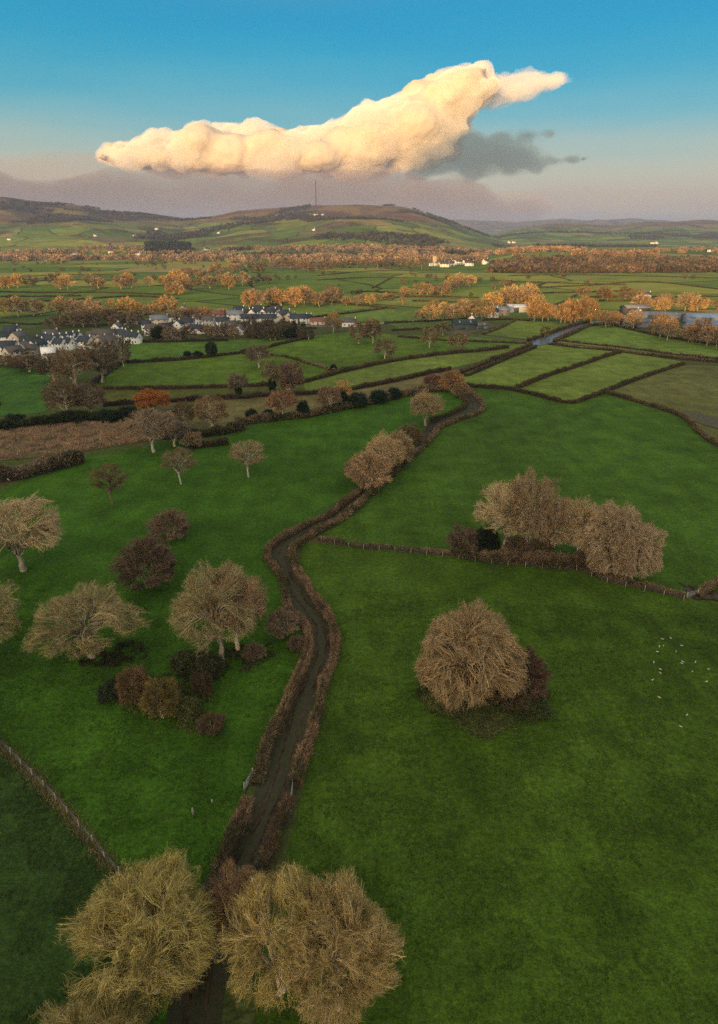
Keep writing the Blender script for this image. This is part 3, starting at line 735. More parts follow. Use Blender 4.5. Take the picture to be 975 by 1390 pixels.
T('lollipop', 338,648,309,358,598, (.46,.33,.21), 'bare_tree', 'small pale tan tree alone in the middle of the upper meadow', bark=(.42,.37,.3))
T('oak', 209,614,176,242,555, (.42,.30,.22), 'bare_tree', 'greyish-pink bare tree at the corner of the tan rushes', bark=(.36,.32,.26))
T('ash', 238,606,216,262,568, (.19,.145,.12), 'bare_tree', 'dull brown bare tree right behind the greyish-pink one')
T('thorn', 262,608,248,277,586, (.28,.21,.14), 'bush', 'pale tan round bush at the edge of the meadow below the orange-topped tree', 'bush')
T('thorn', 382,862,366,410,826, (.22,.16,.12), 'hawthorn', 'small leaning thorn with a pale stem against the left track hedge', 'tree', bark=(.4,.36,.3))
T('thorn', 404,880,392,420,862, RED, 'bush', 'small red-brown bush tucked inside the curve of the left track hedge', 'bush')
T('thorn', 185,952,160,209,903, (.17,.11,.06), 'bush', 'reddish brown bush, left of the yellow-olive bush', 'bush')
T('evergreen', 154,948,138,173,924, (.030,.045,.018), 'evergreen_bush', 'dark evergreen bush at the left end of the lower bush group', 'bush')
T('thorn', 222,974,196,248,919, (.20,.155,.06), 'bush', 'round yellow-olive bush in the lower bush group', 'bush')
T('thorn', 277,944,262,292,911, (.13,.09,.06), 'bush', 'small brown bush right of the yellow-olive one', 'bush')
T('evergreen', 256,972,236,268,948, (.08,.09,.03), 'bramble', 'low green bramble at the foot of the yellow-olive bush', 'bramble')
T('thorn', 287,990,262,300,966, (.15,.10,.065), 'bramble', 'low brown bramble heap, lowest right of the bush group', 'bramble')
T('evergreen', 250,908,232,266,884, (.050,.060,.022), 'ivy_bush', 'dark ivy mass at the left foot of the big dense tree', 'bush')
T('evergreen', 282,914,262,305,890, (.055,.062,.024), 'ivy_bush', 'dark ivy mass under the middle of the big dense tree', 'bush')
T('thorn', 345,892,330,362,872, (.22,.17,.12), 'bush', 'twiggy undergrowth at the right foot of the big dense tree', 'bush')
T('willow', 634,950,560,694,826, (.52,.37,.22), 'dome_tree', 'large drooping dome-shaped bare tree alone in the right pasture', bark=(.46,.36,.23))
T('willow', 656,946,612,704,840, (.44,.33,.20), 'dome_tree', 'second bare crown grown into the right of the large drooping dome')
T('thorn', 708,948,676,738,880, (.12,.075,.06), 'bramble', 'dark red-brown bramble thicket right of the dome tree', 'bramble')
T('thorn', 690,962,660,715,910, (.12,.09,.055), 'bramble', 'brown bramble thicket at the right foot of the dome tree', 'bramble')
T('evergreen', 655,972,620,690,948, (.085,.105,.03), 'bramble', 'low green bramble patch in front of the dome tree', 'bramble')
T('evergreen', 715,962,690,742,938, (.065,.08,.025), 'bramble', 'low dark green bramble patch beyond the red-brown thicket', 'bramble')
T('evergreen', 600,958,578,622,936, (.09,.10,.03), 'bramble', 'low olive bramble patch at the left foot of the dome tree', 'bramble')
T('ash', 684,752,641,716,652, (.48,.37,.24), 'bare_tree', 'left-leaning pale bare tree, leftmost tall one of the hedge clump', bark=(.34,.29,.22))
T('ash_b', 716,756,676,748,641, (.50,.36,.235), 'bare_tree', 'tallest bare tree of the hedge clump', bark=(.36,.30,.23))
T('ash', 748,758,722,784,672, (.38,.27,.19), 'bare_tree', 'brownish bare tree in the middle of the hedge clump')
T('oak', 783,760,750,818,678, (.56,.44,.25), 'bare_tree', 'pale cream bare tree with a forked pale trunk in the hedge clump', bark=(.42,.35,.24))
T('willow', 826,779,790,862,685, (.46,.34,.24), 'bare_tree', 'tall drooping bare tree second from right of the hedge clump')
T('willow', 855,786,820,888,706, (.44,.33,.235), 'bare_tree', 'drooping bare tree at the right end of the hedge clump')
T('ash_b', 803,768,772,836,686, (.50,.38,.25), 'bare_tree', 'tan bare tree filling the gap right of the cream forked one')
T('thorn', 630,749,607,652,713, (.23,.165,.13), 'bush', 'rounded grey-brown bush at the left end of the hedge clump', 'bush')
T('evergreen', 660,752,648,676,716, (.018,.026,.011), 'evergreen_bush', 'dark ivy bush beside the leftmost grey-brown bush', 'bush')
T('thorn', 700,757,684,718,727, (.25,.17,.13), 'bush', 'small pinkish bush in front of the tallest clump tree', 'bush')
T('thorn', 735,760,718,752,728, (.17,.12,.085), 'bush', 'brown bush in front of the middle of the hedge clump', 'bush')
T('thorn', 800,766,786,818,735, (.16,.115,.08), 'bush', 'brown bush between the cream tree and the drooping trees', 'bush')
T('evergreen', 812,774,800,826,752, (.03,.038,.016), 'evergreen_bush', 'small dark bush under the drooping clump trees', 'bush')
for cx_, cy_, zc, w_, h_, key, col_, lb in ((196,1268,7,10.6,12,'near_crown',(.40,.33,.13),'big olive-tan bare tree at the bottom left of the track'),
      (462,1290,7,8.8,12.0,'near_crown',(.44,.33,.16),'big tan bare tree at the bottom, right half of the joined crowns'),
      (376,1270,7,8.6,12.5,'ash_b',(.44,.34,.14),'yellowish bare tree at the bottom, left half of the joined crowns'),
      (322,1225,5,4.6,9.0,'ash',(.42,.27,.17),'slim pinkish bare tree standing in the bottom of the track hedge'),
      (110,1450,6,9,9,'near_crown',(.40,.33,.14),'bare tree at the very bottom left corner')):
    q_ = P(cx_, cy_, zc)
    plant(key, q_[0], q_[1], w_, h_, col_, 'bare_tree', lb, rz=cx_ * .01)
# mid distance, single trees
T('thorn', 500,664,470,528,612, (.44,.30,.19), 'bush', 'large pinkish tan bush, first on the left of the upper track', 'bush')
T('ash', 522,650,496,550,588, (.42,.30,.18), 'bare_tree', 'tan bare tree among the bushes left of the upper track')
T('thorn', 538,632,514,562,586, (.38,.28,.17), 'bush', 'tan bush just below the rounded track-side tree', 'bush')
T('thorn', 556,606,538,574,575, (.22,.165,.10), 'bush', 'brown bush nearest the rounded track-side tree', 'bush')
T('thorn', 487,650,466,508,622, (.24,.175,.12), 'bush', 'low brown bush at the lower end of the track-side row', 'bush')
T('ash', 578,578,557,603,530, (.46,.34,.20), 'bare_tree', 'rounded tan bare tree standing just above the track-side bushes', bark=(.3,.24,.17))
T('thorn', 612,532,598,630,502, (.36,.20,.10), 'bush', 'orange-topped bush where the track meets the lane', 'bush')
T('thorn', 625,540,612,636,518, (.30,.20,.11), 'bush', 'tan bush on the right of the track below the orange-topped bush', 'bush')
T('thorn', 588,524,574,604,508, (.24,.12,.09), 'bush', 'low reddish bush left of the orange-topped bush', 'bush')
T('leafy_oak', 210,560,188,232,529, (.34,.125,.028), 'oak', 'rounded oak still full of rust-orange leaves')
T('ash', 288,585,264,312,537, (.27,.185,.10), 'bare_tree', 'olive bare tree with an orange-tinted top, right of the rust oak')
T('ash_b', 252,580,232,272,545, (.17,.135,.08), 'bare_tree', 'dull olive bare tree between the rust oak and the orange-topped tree')
T('oak', 385,569,364,407,529, (.30,.165,.10), 'bare_tree', 'domed reddish-brown bare tree in the scrubby hedgerow')
T('ash', 448,560,429,464,524, (.30,.195,.135), 'bare_tree', 'pinkish bare tree in the middle of the scrubby hedgerow')
T('far_tree_b', 466,545,454,476,516, (.46,.27,.11), 'bare_tree', 'small glowing yellow-topped tree in the scrubby hedgerow')
T('ash', 324,538,308,338,506, (.24,.19,.15), 'bare_tree', 'bare grey tree with an ivied trunk by the lower field hedge')
T('evergreen', 324,538,320,329,520, (.02,.035,.015), 'ivy', 'dark ivy pillar on the trunk of the grey hedge tree', 'ivy')
T('ash', 352,499,336,372,467, (.21,.17,.11), 'bare_tree', 'olive-brown round tree in the field below the estate')
T('ash', 370,532,358,384,489, (.19,.155,.10), 'bare_tree', 'thin bare tree with ivy, left of the taller brown pair')
T('evergreen', 370,532,366,375,510, (.018,.032,.013), 'ivy', 'dark ivy column on the thin bare tree', 'ivy')
T('ash_b', 397,534,378,416,489, (.22,.155,.115), 'bare_tree', 'tall brown bare tree above the domed reddish one')
T('ash', 393,536,380,406,506, (.26,.155,.12), 'bare_tree', 'pinkish bare tree in front of the tall brown one')
for i, (bx, by, xl, xr, yt, cc, lb) in enumerate((
   (262+80,570,335,351,556,(.02,.034,.015),'dark evergreen bush, leftmost in the scrubby hedgerow'),
   (364,566,357,372,556,(.03,.036,.018),'dark olive bush left of the domed reddish tree'),
   (412,565,404,420,545,(.017,.036,.017),'small dark pointed evergreen right of the domed reddish tree'),
   (467,553,461,474,532,(.017,.036,.017),'narrow dark evergreen right of the pinkish hedgerow tree'),
   (485,552,473,498,534,(.02,.036,.017),'wide dark evergreen bush in the middle of the scrubby hedgerow'),
   (514,547,503,526,530,(.017,.038,.017),'wide dark green evergreen bush right of the middle'),
   (534,541,525,544,527,(.016,.034,.016),'dark evergreen bush at the right end of the evergreen row'),
   (385,503,381,389,494,(.02,.03,.014),'small lone dark bush where two field hedges meet'),
   (453,503,449,458,495,(.018,.026,.014),'tiny lone dark bush on the long climbing hedge'),
   (255,487,251,262,477,(.018,.03,.016),'dark bush at the left end of the field row below the village'),
   (269,486,263,276,477,(.018,.03,.016),'dark bush in the middle of the field row below the village'),
   (287,484,279,294,465,(.02,.034,.016),'tallest dark bush of the field row below the village'),
   (397,459,388,404,445,(.02,.034,.016),'dark evergreen in the row in front of the estate'),
   (218,461,207,228,444,(.016,.036,.016),'dark green yew beside the lower village houses'),
   (22,578,10,34,562,(.02,.036,.016),'dark green bush above the rushes near the left edge'),
   (148,572,135,160,556,(.02,.036,.016),'dark green bush at the foot of the brown tree clump'),
   (175,568,163,188,552,(.02,.036,.016),'dark green bush left of the rust oak'))):
    T('evergreen', bx, by, xl, xr, yt, cc, 'evergreen_bush', lb, 'bush')
for (bx, by, xl, xr, yt, cc, lb) in (
   (92,572,64,118,512,(.19,.14,.09),'broad brown tree at the front left of the brown clump'),
   (122,566,98,150,520,(.17,.125,.085),'broad brown tree at the front right of the brown clump'),
   (104,528,76,130,472,(.20,.145,.095),'broad brown tree in the middle of the brown clump'),
   (140,520,118,160,472,(.16,.125,.08),'brown tree behind the right side of the brown clump'),
   (74,520,52,96,480,(.17,.125,.085),'brown tree at the left side of the brown clump'),
   (168,498,156,182,455,(.20,.17,.13),'pale grey bare tree in front of the end village houses'),
   (135,498,112,158,462,(.19,.14,.09),'brown tree below the stone village houses'),
   (40,505,18,62,482,(.18,.13,.085),'brown tree below the left village houses'),
   (487,467,476,500,436,(.21,.135,.09),'brown tree, left of the round clump in the middle fields'),
   (506,466,492,516,432,(.19,.125,.085),'brown tree, right of the round clump in the middle fields'),
   (523,487,508,537,459,(.21,.145,.10),'brown tree below the round clump, beside the climbing hedge'),
   (583,472,574,598,443,(.26,.20,.10),'olive-gold tree left of the dark barn'),
   (622,476,608,636,450,(.28,.19,.10),'golden-brown tree in front of the dark barn'),
   (601,456,592,612,436,(.22,.16,.10),'brown tree touching the left end of the dark barn'),
   (740,458,732,747,442,(.24,.19,.08),'small olive tree on the bank of the shiny road'),
   (453,452,444,466,424,(.25,.17,.10),'tree beside the white cottage right of the estate')):
    T('far_tree' if by < 500 else 'ash', bx, by, xl, xr, yt, cc, 'bare_tree', lb)

# ------------------------------------------------------------------ tree belts (every tree its own thing)
ONES = ['', 'first', 'second', 'third', 'fourth', 'fifth', 'sixth', 'seventh', 'eighth', 'ninth', 'tenth', 'eleventh', 'twelfth', 'thirteenth', 'fourteenth', 'fifteenth', 'sixteenth', 'seventeenth', 'eighteenth', 'nineteenth', 'twentieth']
TENS = {2: 'twenty', 3: 'thirty', 4: 'forty'}
def ordi(n):
    if n <= 20: return ONES[n]
    t, o = divmod(n, 10)
    return {3: 'thirtieth', 4: 'fortieth'}[t] if o == 0 else TENS[t] + '-' + ONES[o]
belts = [
 ([(-5,431),(60,430),(120,430),(232,432)], 20, (9,12), (8,12), 'lit', 'orange-brown trees just behind the village'),
 ([(60,447),(120,444),(195,442)], 13, (7,9), (8,11), 'brown', 'brown trees above the village roofs'),
 ([(85,391),(160,390),(265,389)], 15, (11,14), (11,15), 'lit', 'trees in the belt under the left hill'),
 ([(-5,392),(60,389)], 5, (10,13), (10,14), 'lit', 'trees at the left edge under the hill'),
 ([(228,400),(270,394),(330,388)], 12, (11,14), (11,15), 'lit', 'trees in the wide belt beyond the village'),
 ([(240,378),(300,372),(330,366)], 9, (12,15), (14,18), 'lit', 'trees at the back of the wide belt'),
 ([(330,416),(395,414),(460,413)], 17, (10,13), (9,13), 'lit', 'orange trees behind the bright estate field'),
 ([(468,415),(520,411),(552,410)], 8, (6,8), (7,9), 'lit', 'small orange trees in the centre'),
 ([(330,368),(450,366),(575,365)], 20, (11,14), (16,22), 'brown', 'trees in the long low sunlit belt'),
 ([(545,404),(590,401),(638,388)], 14, (9,12), (9,12), 'lit', 'trees in the central orange belt'),
 ([(566,434),(600,432),(640,428)], 7, (8,11), (8,11), 'lit', 'rounded orange trees left of the farm'),
 ([(664,421),(690,417),(718,412)], 8, (13,15), (12,15), 'lit', 'tall bright orange trees behind the farm'),
 ([(644,432),(660,430)], 3, (8,10), (7,9), 'lit', 'orange trees beside the white farmhouse'),
 ([(722,437),(760,436),(800,438)], 12, (11,14), (8,11), 'mix', 'trees in the belt beside the road top'),
 ([(812,441),(860,444)], 6, (8,10), (7,9), 'lit', 'golden trees in front of the large grey shed'),
 ([(872,427),(920,422),(978,420)], 11, (9,12), (9,12), 'lit', 'golden trees behind the blue sheds'),
 ([(884,457),(920,461),(978,471)], 10, (9,12), (8,10), 'mix', 'pinkish trees in front of the blue sheds'),
 ([(795,406),(870,405)], 7, (7,9), (9,12), 'brown', 'dark trees beside the lone white cottage'),
 ([(198,460),(260,458),(325,456)], 13, (5,6.5), (6,8), 'brown', 'brown garden trees in the lower village'),
 ([(236,440),(275,436),(300,436)], 8, (8,10), (8,10), 'lit', 'orange trees behind the white gabled village houses'),
 ([(330,457),(380,458),(425,458)], 11, (6,8), (6,8), 'dark', 'dark hedge trees in front of the estate'),
 ([(0,492),(50,494),(110,492)], 7, (4,5.5), (7,9), 'brown', 'brown trees along the front of the village'),
 ([(640,388),(680,389),(705,392)], 5, (5,7), (7,9), 'brown', 'small dark trees by the far bend in the road'),
 ([(350,384),(365,385)], 2, (8,10), (9,12), 'brown', 'far dark trees left of the central fields'),
]
PAL = {'lit': [(.52,.36,.20),(.48,.30,.17),(.42,.30,.20),(.38,.28,.21),(.54,.35,.15),(.32,.24,.16)], 'brown': [(.24,.175,.12),(.28,.20,.14),(.20,.155,.10)],
       'dark': [(.06,.065,.03),(.11,.09,.05),(.14,.11,.07)], 'mix': [(.42,.28,.17),(.25,.185,.14),(.33,.23,.15),(.46,.30,.17)]}
rb = random.Random(77)
for px, n, hr, wr, pal, desc in belts:
    W = np.array([P(a, b) for a, b in px]); seg = np.r_[0, np.cumsum([np.hypot(*(W[i + 1] - W[i])[:2]) for i in range(len(W) - 1)])]
    items = []
    for i in range(n):
        s = (i + rb.uniform(.15, .85)) / n * seg[-1]
        x = np.interp(s, seg, W[:, 0]); y = np.interp(s, seg, W[:, 1]); y += rb.uniform(-.035, .045) * y * (1 if y < 700 else 1.6)
        items.append((project(x, y, 0)[0], x, y))
    items.sort()
    k = 0
    for cxp, x, y in items:
        inf = -4 < cxp < 979; k += inf
        col = rb.choice(PAL[pal])
        q_s = rb.uniform(.78, 1.18); w, h = rb.uniform(*wr) * 1.3 * q_s, rb.uniform(*hr) * 1.2 * q_s
        if pal == 'dark': key = rb.choice(['evergreen', 'far_tree_b'])
        else: key = rb.choice(['far_tree', 'far_tree_b', 'far_tree_c', 'far_tree'])
        plant(key, x, y, w, h, col, 'tree', '%s from the left of the %s' % (ordi(max(k, 1)), desc), 'tree', desc)

# ------------------------------------------------------------------ woods as masses (stuff)
def wood(name, pts, size, col, tris=46, seed=1, pal=None, parent=None, elong=.55, ts=.26):
    """pts Nx3 ground positions; every tree a small cloud of twig-sized faces over a tapered stem"""
    rng = np.random.RandomState(seed); n = len(pts)
    s = size * rng.uniform(.7, 1.25, n)
    u = rng.normal(size=(n, tris, 3)); u /= np.linalg.norm(u, axis=2)[..., None]; u *= rng.uniform(.55, 1, (n, tris, 1)) ** .5
    c = pts[:, None, :] + u * s[:, None, None] * np.array([.52, .52, .42]) + np.array([0, 0, 1]) * (s * .56)[:, None, None]
    d = u + rng.normal(size=(n, tris, 3)) * .7; d[..., 2] += .3; d /= np.linalg.norm(d, axis=2)[..., None]
    side = np.cross(d, rng.normal(size=(n, tris, 3))); side /= np.linalg.norm(side, axis=2)[..., None]
    q = (s * ts)[:, None, None]
    v = np.stack([c - side * q * .5, c + side * q * .5, c + d * q * 1.1], 2).reshape(-1, 3)
    t = np.arange(len(v)).reshape(-1, 3)
    mats = []; 
    for i, cc in enumerate(pal): mats.append(mat_flat(name + '_twigs', cc, var=.3, scale=.02))
    mi = np.repeat(rng.randint(0, len(pal), n), tris)
    # stems
    st = np.repeat(pts, 3, 0).reshape(n, 3, 3).copy(); r = s * .03
    st[:, 0, 0] -= r; st[:, 1, 0] += r; st[:, 2, 2] += s * .8; st[:, :2, 2] -= 1
    v = np.vstack([v, st.reshape(-1, 3)]); t2 = np.arange(3 * n).reshape(-1, 3) + 3 * n * tris
    me = mesh(name, v, np.vstack([t, t2]), mats, np.r_[mi, np.zeros(n, int)])
    return tag(ob(name, me), kind='stuff')
rw = np.random.RandomState(5)
def inpoly(px, py, poly):
    r = np.zeros(len(px), bool); n = len(poly)
    for i in range(n):
        x1, y1 = poly[i]; x2, y2 = poly[(i + 1) % n]
        c = ((y1 > py) != (y2 > py)) & (px < (x2 - x1) * (py - y1) / ((y2 - y1) + 1e-12) + x1)
        r ^= c
    return r
def scatter(n, x0, x1, y0, y1, cond):
    x = rw.uniform(x0, x1, n); y = np.sqrt(rw.uniform(y0 ** 2, y1 ** 2, n)); x = x * y
    z = terrain(x, y); px, py = project(x, y, z)
    k = cond(x, y, z, px, py); return np.stack([x, y, z], 1)[k]
# gorge wood, on the scarp right of centre
pts = scatter(24000, -.05, .62, 1120, 1700, lambda x, y, z, px, py: ((y - 1150) / 1150 < .10 + .06 * (fbm(px / 50, px * 0, 4, 2) - .5) - .20 * sstep(880, 600, px) * 0) & (px > 655 + 25 * fbm(y / 80, y * 0, 9, 2)) & (px < 1000) & ~((px > 740) & (px < 975) & (py < 352 - 0 * px) & (fbm(x / 120, y / 120, 8, 2) > .5)))[:1500]
wood('gorge_woodland', pts, 10, None, 44, 3, [(.15,.11,.078),(.11,.085,.058),(.06,.065,.036),(.20,.135,.09)])
pts = scatter(9000, -.05, .62, 1330, 2300, lambda x, y, z, px, py: (px > 640) & (fbm(x / 260, y / 110, 14, 3) > .62))[:700]
wood('plateau_trees', pts, 11, None, 40, 4, [(.40,.26,.15),(.32,.21,.14),(.20,.15,.09)])
# woodland across the hill foot and slopes
pts = scatter(60000, -.68, .62, 1750, 5600, lambda x, y, z, px, py: (fbm(x / 420, y / 420, 21, 4) > .63 + .03 * (z > 200)) & (z < 255) & ((px < 640) | (y > 2600)))[:9000]
wood('hillside_woodland', pts, 11, None, 26, 5, [(.062,.058,.044),(.07,.06,.044),(.045,.052,.034),(.08,.066,.048)], ts=.36)
pts = scatter(14000, -.68, .2, 1500, 2300, lambda x, y, z, px, py: (px < 660) & (fbm(x / 200, y / 90, 23, 3) > .59))[:2200]
wood('valley_edge_woodland', pts, 11, None, 34, 6, [(.36,.25,.15),(.27,.19,.125),(.19,.145,.095)], ts=.3)
# dark conifer block on the left hill foot
pts = scatter(9000, -.42, -.25, 2050, 2700, lambda x, y, z, px, py: (px > 198 + 6 * fbm(y / 50, y * 0, 2, 2)) & (px < 282) & (y < 2300 + 260 * fbm(x / 90, x * 0, 6, 2)))[:900]
wood('conifer_plantation', pts, 15, None, 30, 7, [(.022,.032,.022),(.03,.04,.026)])
# scattered hedge trees through the far valley fields
pts = scatter(5000, -.62, .62, 640, 1500, lambda x, y, z, px, py: (fbm(x / 60, y / 30, 33, 2) > .71) & (px > -10) & (px < 985))[:230]
wood('scattered_hedge_shrubs', pts, 5, None, 60, 8, [(.10,.08,.045),(.17,.11,.06),(.06,.06,.03)])
# far houses' woodland around the village below the hill
# ------------------------------------------------------------------ buildings
def lbox(x0, x1, y0, y1, z0, z1): return MB().box(x0, x1, y0, y1, z0, z1)
def make_house(w, d, e, rh, kind='house'):
    """prototype meshes: w along ridge (x), d depth, e eaves height, rh ridge height"""
    pr = {'wall': [MB().gwall(-w/2, w/2, -d/2, d/2, -.3, e, e + rh - .02).mesh('house_wall', M['render'])]}
    pr['roof'] = [MB().gable(-w/2, w/2, -d/2, d/2, e, e + rh).mesh('house_roof', M['slate'])]
    pr['chimney'] = [MB().box(sx * (w/2 - .5) - .35, sx * (w/2 - .5) + .35, -.3, .3, e + rh - .5, e + rh + 1.0).box(sx * (w/2 - .5) - .18, sx * (w/2 - .5) + .18, -.18, .18, e + rh + 1.0, e + rh + 1.3).mesh('chimney', M['render']) for sx in (1,)]
    win = []
    rows = [1.0, 3.5] if e > 4 else [1.0]
    for z in rows:
        for fx in ((-.32, 0, .32) if z > 2 else (-.32, .32)):
            for sy in (-1, 1):
                win.append((fx * w, sy * d / 2, z, 0))
    win.append((-w / 2, 0, rows[-1], 1)); win.append((w / 2, 0, rows[-1], 1))
    pr['window'] = []
    for x, y, z, side in win:
        if side: fr = lbox(x - .05, x + .05, y - .62, y + .62, z, z + 1.25); gl = lbox(x - .07, x + .07, y - .5, y + .5, z + .12, z + 1.13)
        else: fr = lbox(x - .62, x + .62, y - .05, y + .05, z, z + 1.25); gl = lbox(x - .5, x + .5, y - .07, y + .07, z + .12, z + 1.13)
        pr['window'].append((fr.mesh('window', M['frame']), gl.mesh('pane', M['glass'])))
    pr['door'] = [lbox(-.5, .5, -d/2 - .06, -d/2 + .04, 0, 2.1).mesh('door', M['door'])]
    return pr
HP = {'house': make_house(9.5, 7.0, 4.9, 2.9), 'long': make_house(14, 7.2, 4.8, 3.0), 'bungalow': make_house(12, 7.5, 2.7, 2.3, 'b'), 'small': make_house(7, 6.2, 4.7, 2.7), 'cottage': make_house(11, 6, 3.6, 2.6)}
def place_house(kind, x, y, rz, wall, roof, name='house', label='', group=None, s=1.0, z=None, cat='house'):
    pr = HP[kind]
    if z is None: z = float(terrain(x, y)) if y > 1000 else 0
    e = empty(name, (x, y, z), rz); e.scale = (s, s, s); tag(e, label, cat, group)
    for m_ in pr['wall']: ob('wall', m_, e, wall)
    r = None
    for m_ in pr['roof']: r = ob('roof', m_, e, roof)
    for m_ in pr['chimney']: ob('chimney', m_, r, wall)
    for f_, g_ in pr['window']:
        f2 = ob('window', f_, e); ob('pane', g_, f2)
    for m_ in pr['door']: ob('door', m_, e, (.1, .06, .04))
    return e
WH = (.86, .84, .80); CR = (.68, .58, .46); ST = (.36, .30, .25); PK = (.60, .44, .36); GRY = (.48, .46, .44)
SL = (.040, .048, .062); SLG = (.030, .045, .042); SLB = (.10, .09, .085); TILE = (.24, .10, .07); SLL = (.20, .22, .26)
def houses(lst, desc, roofw):
    items = sorted(lst, key=lambda t: t[0])
    for i, (px, py, kind, rz, wall, roof, ex) in enumerate(items):
        q_ = P(px, py)
        lb = '%s, %s from left of the %s' % (ex, ordi(i + 1), desc)
        place_house(kind, q_[0], q_[1], R(rz), wall, roof, 'house', lb, desc, s=.88)
houses([(18,457,'house',5,GRY,SL,'grey with dark roof'),(12,466,'long',20,WH,SLG,'white with dark green-grey roof'),(26,466,'house',80,CR,SLB,'cream gable end'),
 (8,480,'long',8,WH,SL,'long with near-black roof'),(20,488,'house',60,CR,SLB,'cream and low'),(33,481,'small',95,GRY,SLB,'small grey gable'),(42,470,'cottage',10,PK,SLG,'pink cottage with green-grey roof'),
 (53,478,'house',70,WH,SLG,'white gable facing the field'),(40,481,'cottage',5,ST,SLB,'stone cottage'),(71,463,'house',10,PK,SLB,'pinkish, behind the terrace'),
 (60,468,'small',-20,WH,SLG,'left end of the terrace'),(70,470,'small',-20,WH,SL,'in the dark-roofed terrace'),(79,469,'small',-20,WH,SL,'in the dark-roofed terrace'),(88,468,'small',-20,WH,SL,'in the dark-roofed terrace'),
 (97,466,'small',-20,WH,SLG,'in the dark-roofed terrace'),(105,465,'small',-20,WH,SLG,'right end of the terrace'),(83,475,'small',-20,WH,SL,'in front of the terrace'),(94,474,'small',-20,WH,SL,'in front of the terrace'),
 (118,473,'house',-25,WH,SL,'white with blue-black roof'),(67,489,'small',30,WH,WH,'tiny white outbuilding'),(131,462,'cottage',5,CR,SLB,'cream beside the stone pair'),(142,462,'long',5,ST,SLB,'long stone'),
 (140,473,'house',80,GRY,SLB,'pale gable in the trees'),(148,472,'house',5,ST,SLB,'stone in the trees')], 'main village houses', '')
houses([(158,459,'cottage',5,WH,SL,'white gabled'),(168,462,'small',-22,WH,SL,'dark-roofed'),(176,465,'small',-22,WH,SL,'white-fronted'),(185,466,'small',-22,WH,SLG,'white-fronted end'),
 (160,452,'small',85,WH,SLB,'pale gable behind'),(178,440,'cottage',15,GRY,TILE,'grey among trees'),(155,434,'cottage',0,PK,TILE,'pink with red roof')], 'terrace-end village houses', '')
houses([(217,441,'long',8,CR,SLL,'blue-grey roof'),(235,436,'cottage',5,WH,SL,'white with slate roof'),(247,434,'house',80,WH,SLB,'white gable'),(255,433,'small',75,CR,TILE,'cream gable'),
 (250,425,'small',85,CR,SLB,'tall cream gable behind'),(294,434,'long',5,PK,TILE,'red-tiled'),(281,452,'bungalow',8,WH,SLB,'low white bungalow'),(296,453,'bungalow',-8,GRY,SLG,'low grey bungalow'),
 (236,462,'cottage',4,ST,SLB,'brown stone cottage'),(200,448,'small',10,WH,SL,'small white'),(208,455,'house',-12,WH,SLB,'white rendered'),(222,450,'cottage',30,GRY,SL,'grey rendered'),(243,448,'small',85,WH,SLG,'white gable end-on'),(256,446,'house',0,CR,SL,'cream rendered'),(267,452,'cottage',-8,WH,SL,'white cottage'),(268,440,'small',15,WH,SLB,'small white set back'),(303,444,'house',5,WH,SL,'white slate-roofed'),(284,442,'house',-10,GRY,SLB,'grey slate-roofed'),(312,431,'cottage',5,GRY,SL,'slate-roofed cottage')], 'mid-village houses', '')
houses([(320,434,'long',5,WH,SLL,'pale-roofed'),(333,432,'house',0,WH,SL,'back row'),(343,432,'house',88,WH,SL,'white gable'),(340,439.5,'long',4,WH,SL,'front row'),(352,431,'house',0,WH,SL,'back row'),
 (358,431,'small',86,WH,SL,'white gable behind'),(364,439.5,'long',3,WH,SL,'front row'),(368,431,'house',0,WH,SL,'back row'),(379,436,'house',88,CR,SL,'cream gable'),(387,433,'house',0,WH,SL,'back row'),
 (393,435.5,'small',86,CR,SL,'cream gable at the side'),(406,439.5,'long',2,WH,SL,'front row, right end'),(400,437,'small',88,PK,SL,'pink gable'),(418,439,'small',0,WH,SLG,'small white'),(432,440,'bungalow',0,CR,TILE,'low cream bungalow'),
 (325,428,'house',10,WH,SL,'behind the rest'),(349,426,'house',0,GRY,SL,'behind the rest'),(376,427,'house',0,GRY,SL,'behind the rest')], 'white estate houses', '')
houses([(315,450,'house',4,CR,SLB,'cream, with a flat front'),(328,453,'cottage',75,WH,SLB,'white gabled'),(302,452,'bungalow',10,WH,SLL,'pale-roofed bungalow'),(474,443,'cottage',0,WH,SLB,'white cottage in trees')], 'houses below the estate road', '')
houses([(640,440,'small',80,WH,SLB,'white gable behind the dark barn'),(668,430.5,'house',5,WH,SL,'white farmhouse'),(680,428,'long',10,ST,SLL,'grey farmhouse roof'),(706,403,'house',10,WH,SLB,'white, furthest back'),
 (832,436,'bungalow',5,PK,TILE,'pink bungalow'),(845,438,'bungalow',0,GRY,SLB,'grey bungalow'),(866,431,'small',85,WH,SLL,'white gable by the shed'),(876,404,'cottage',5,WH,SLB,'lone white cottage'),(946,456,'bungalow',5,PK,TILE,'pink-walled bungalow under the blue sheds')], 'right-hand farm and shed-side houses', '')
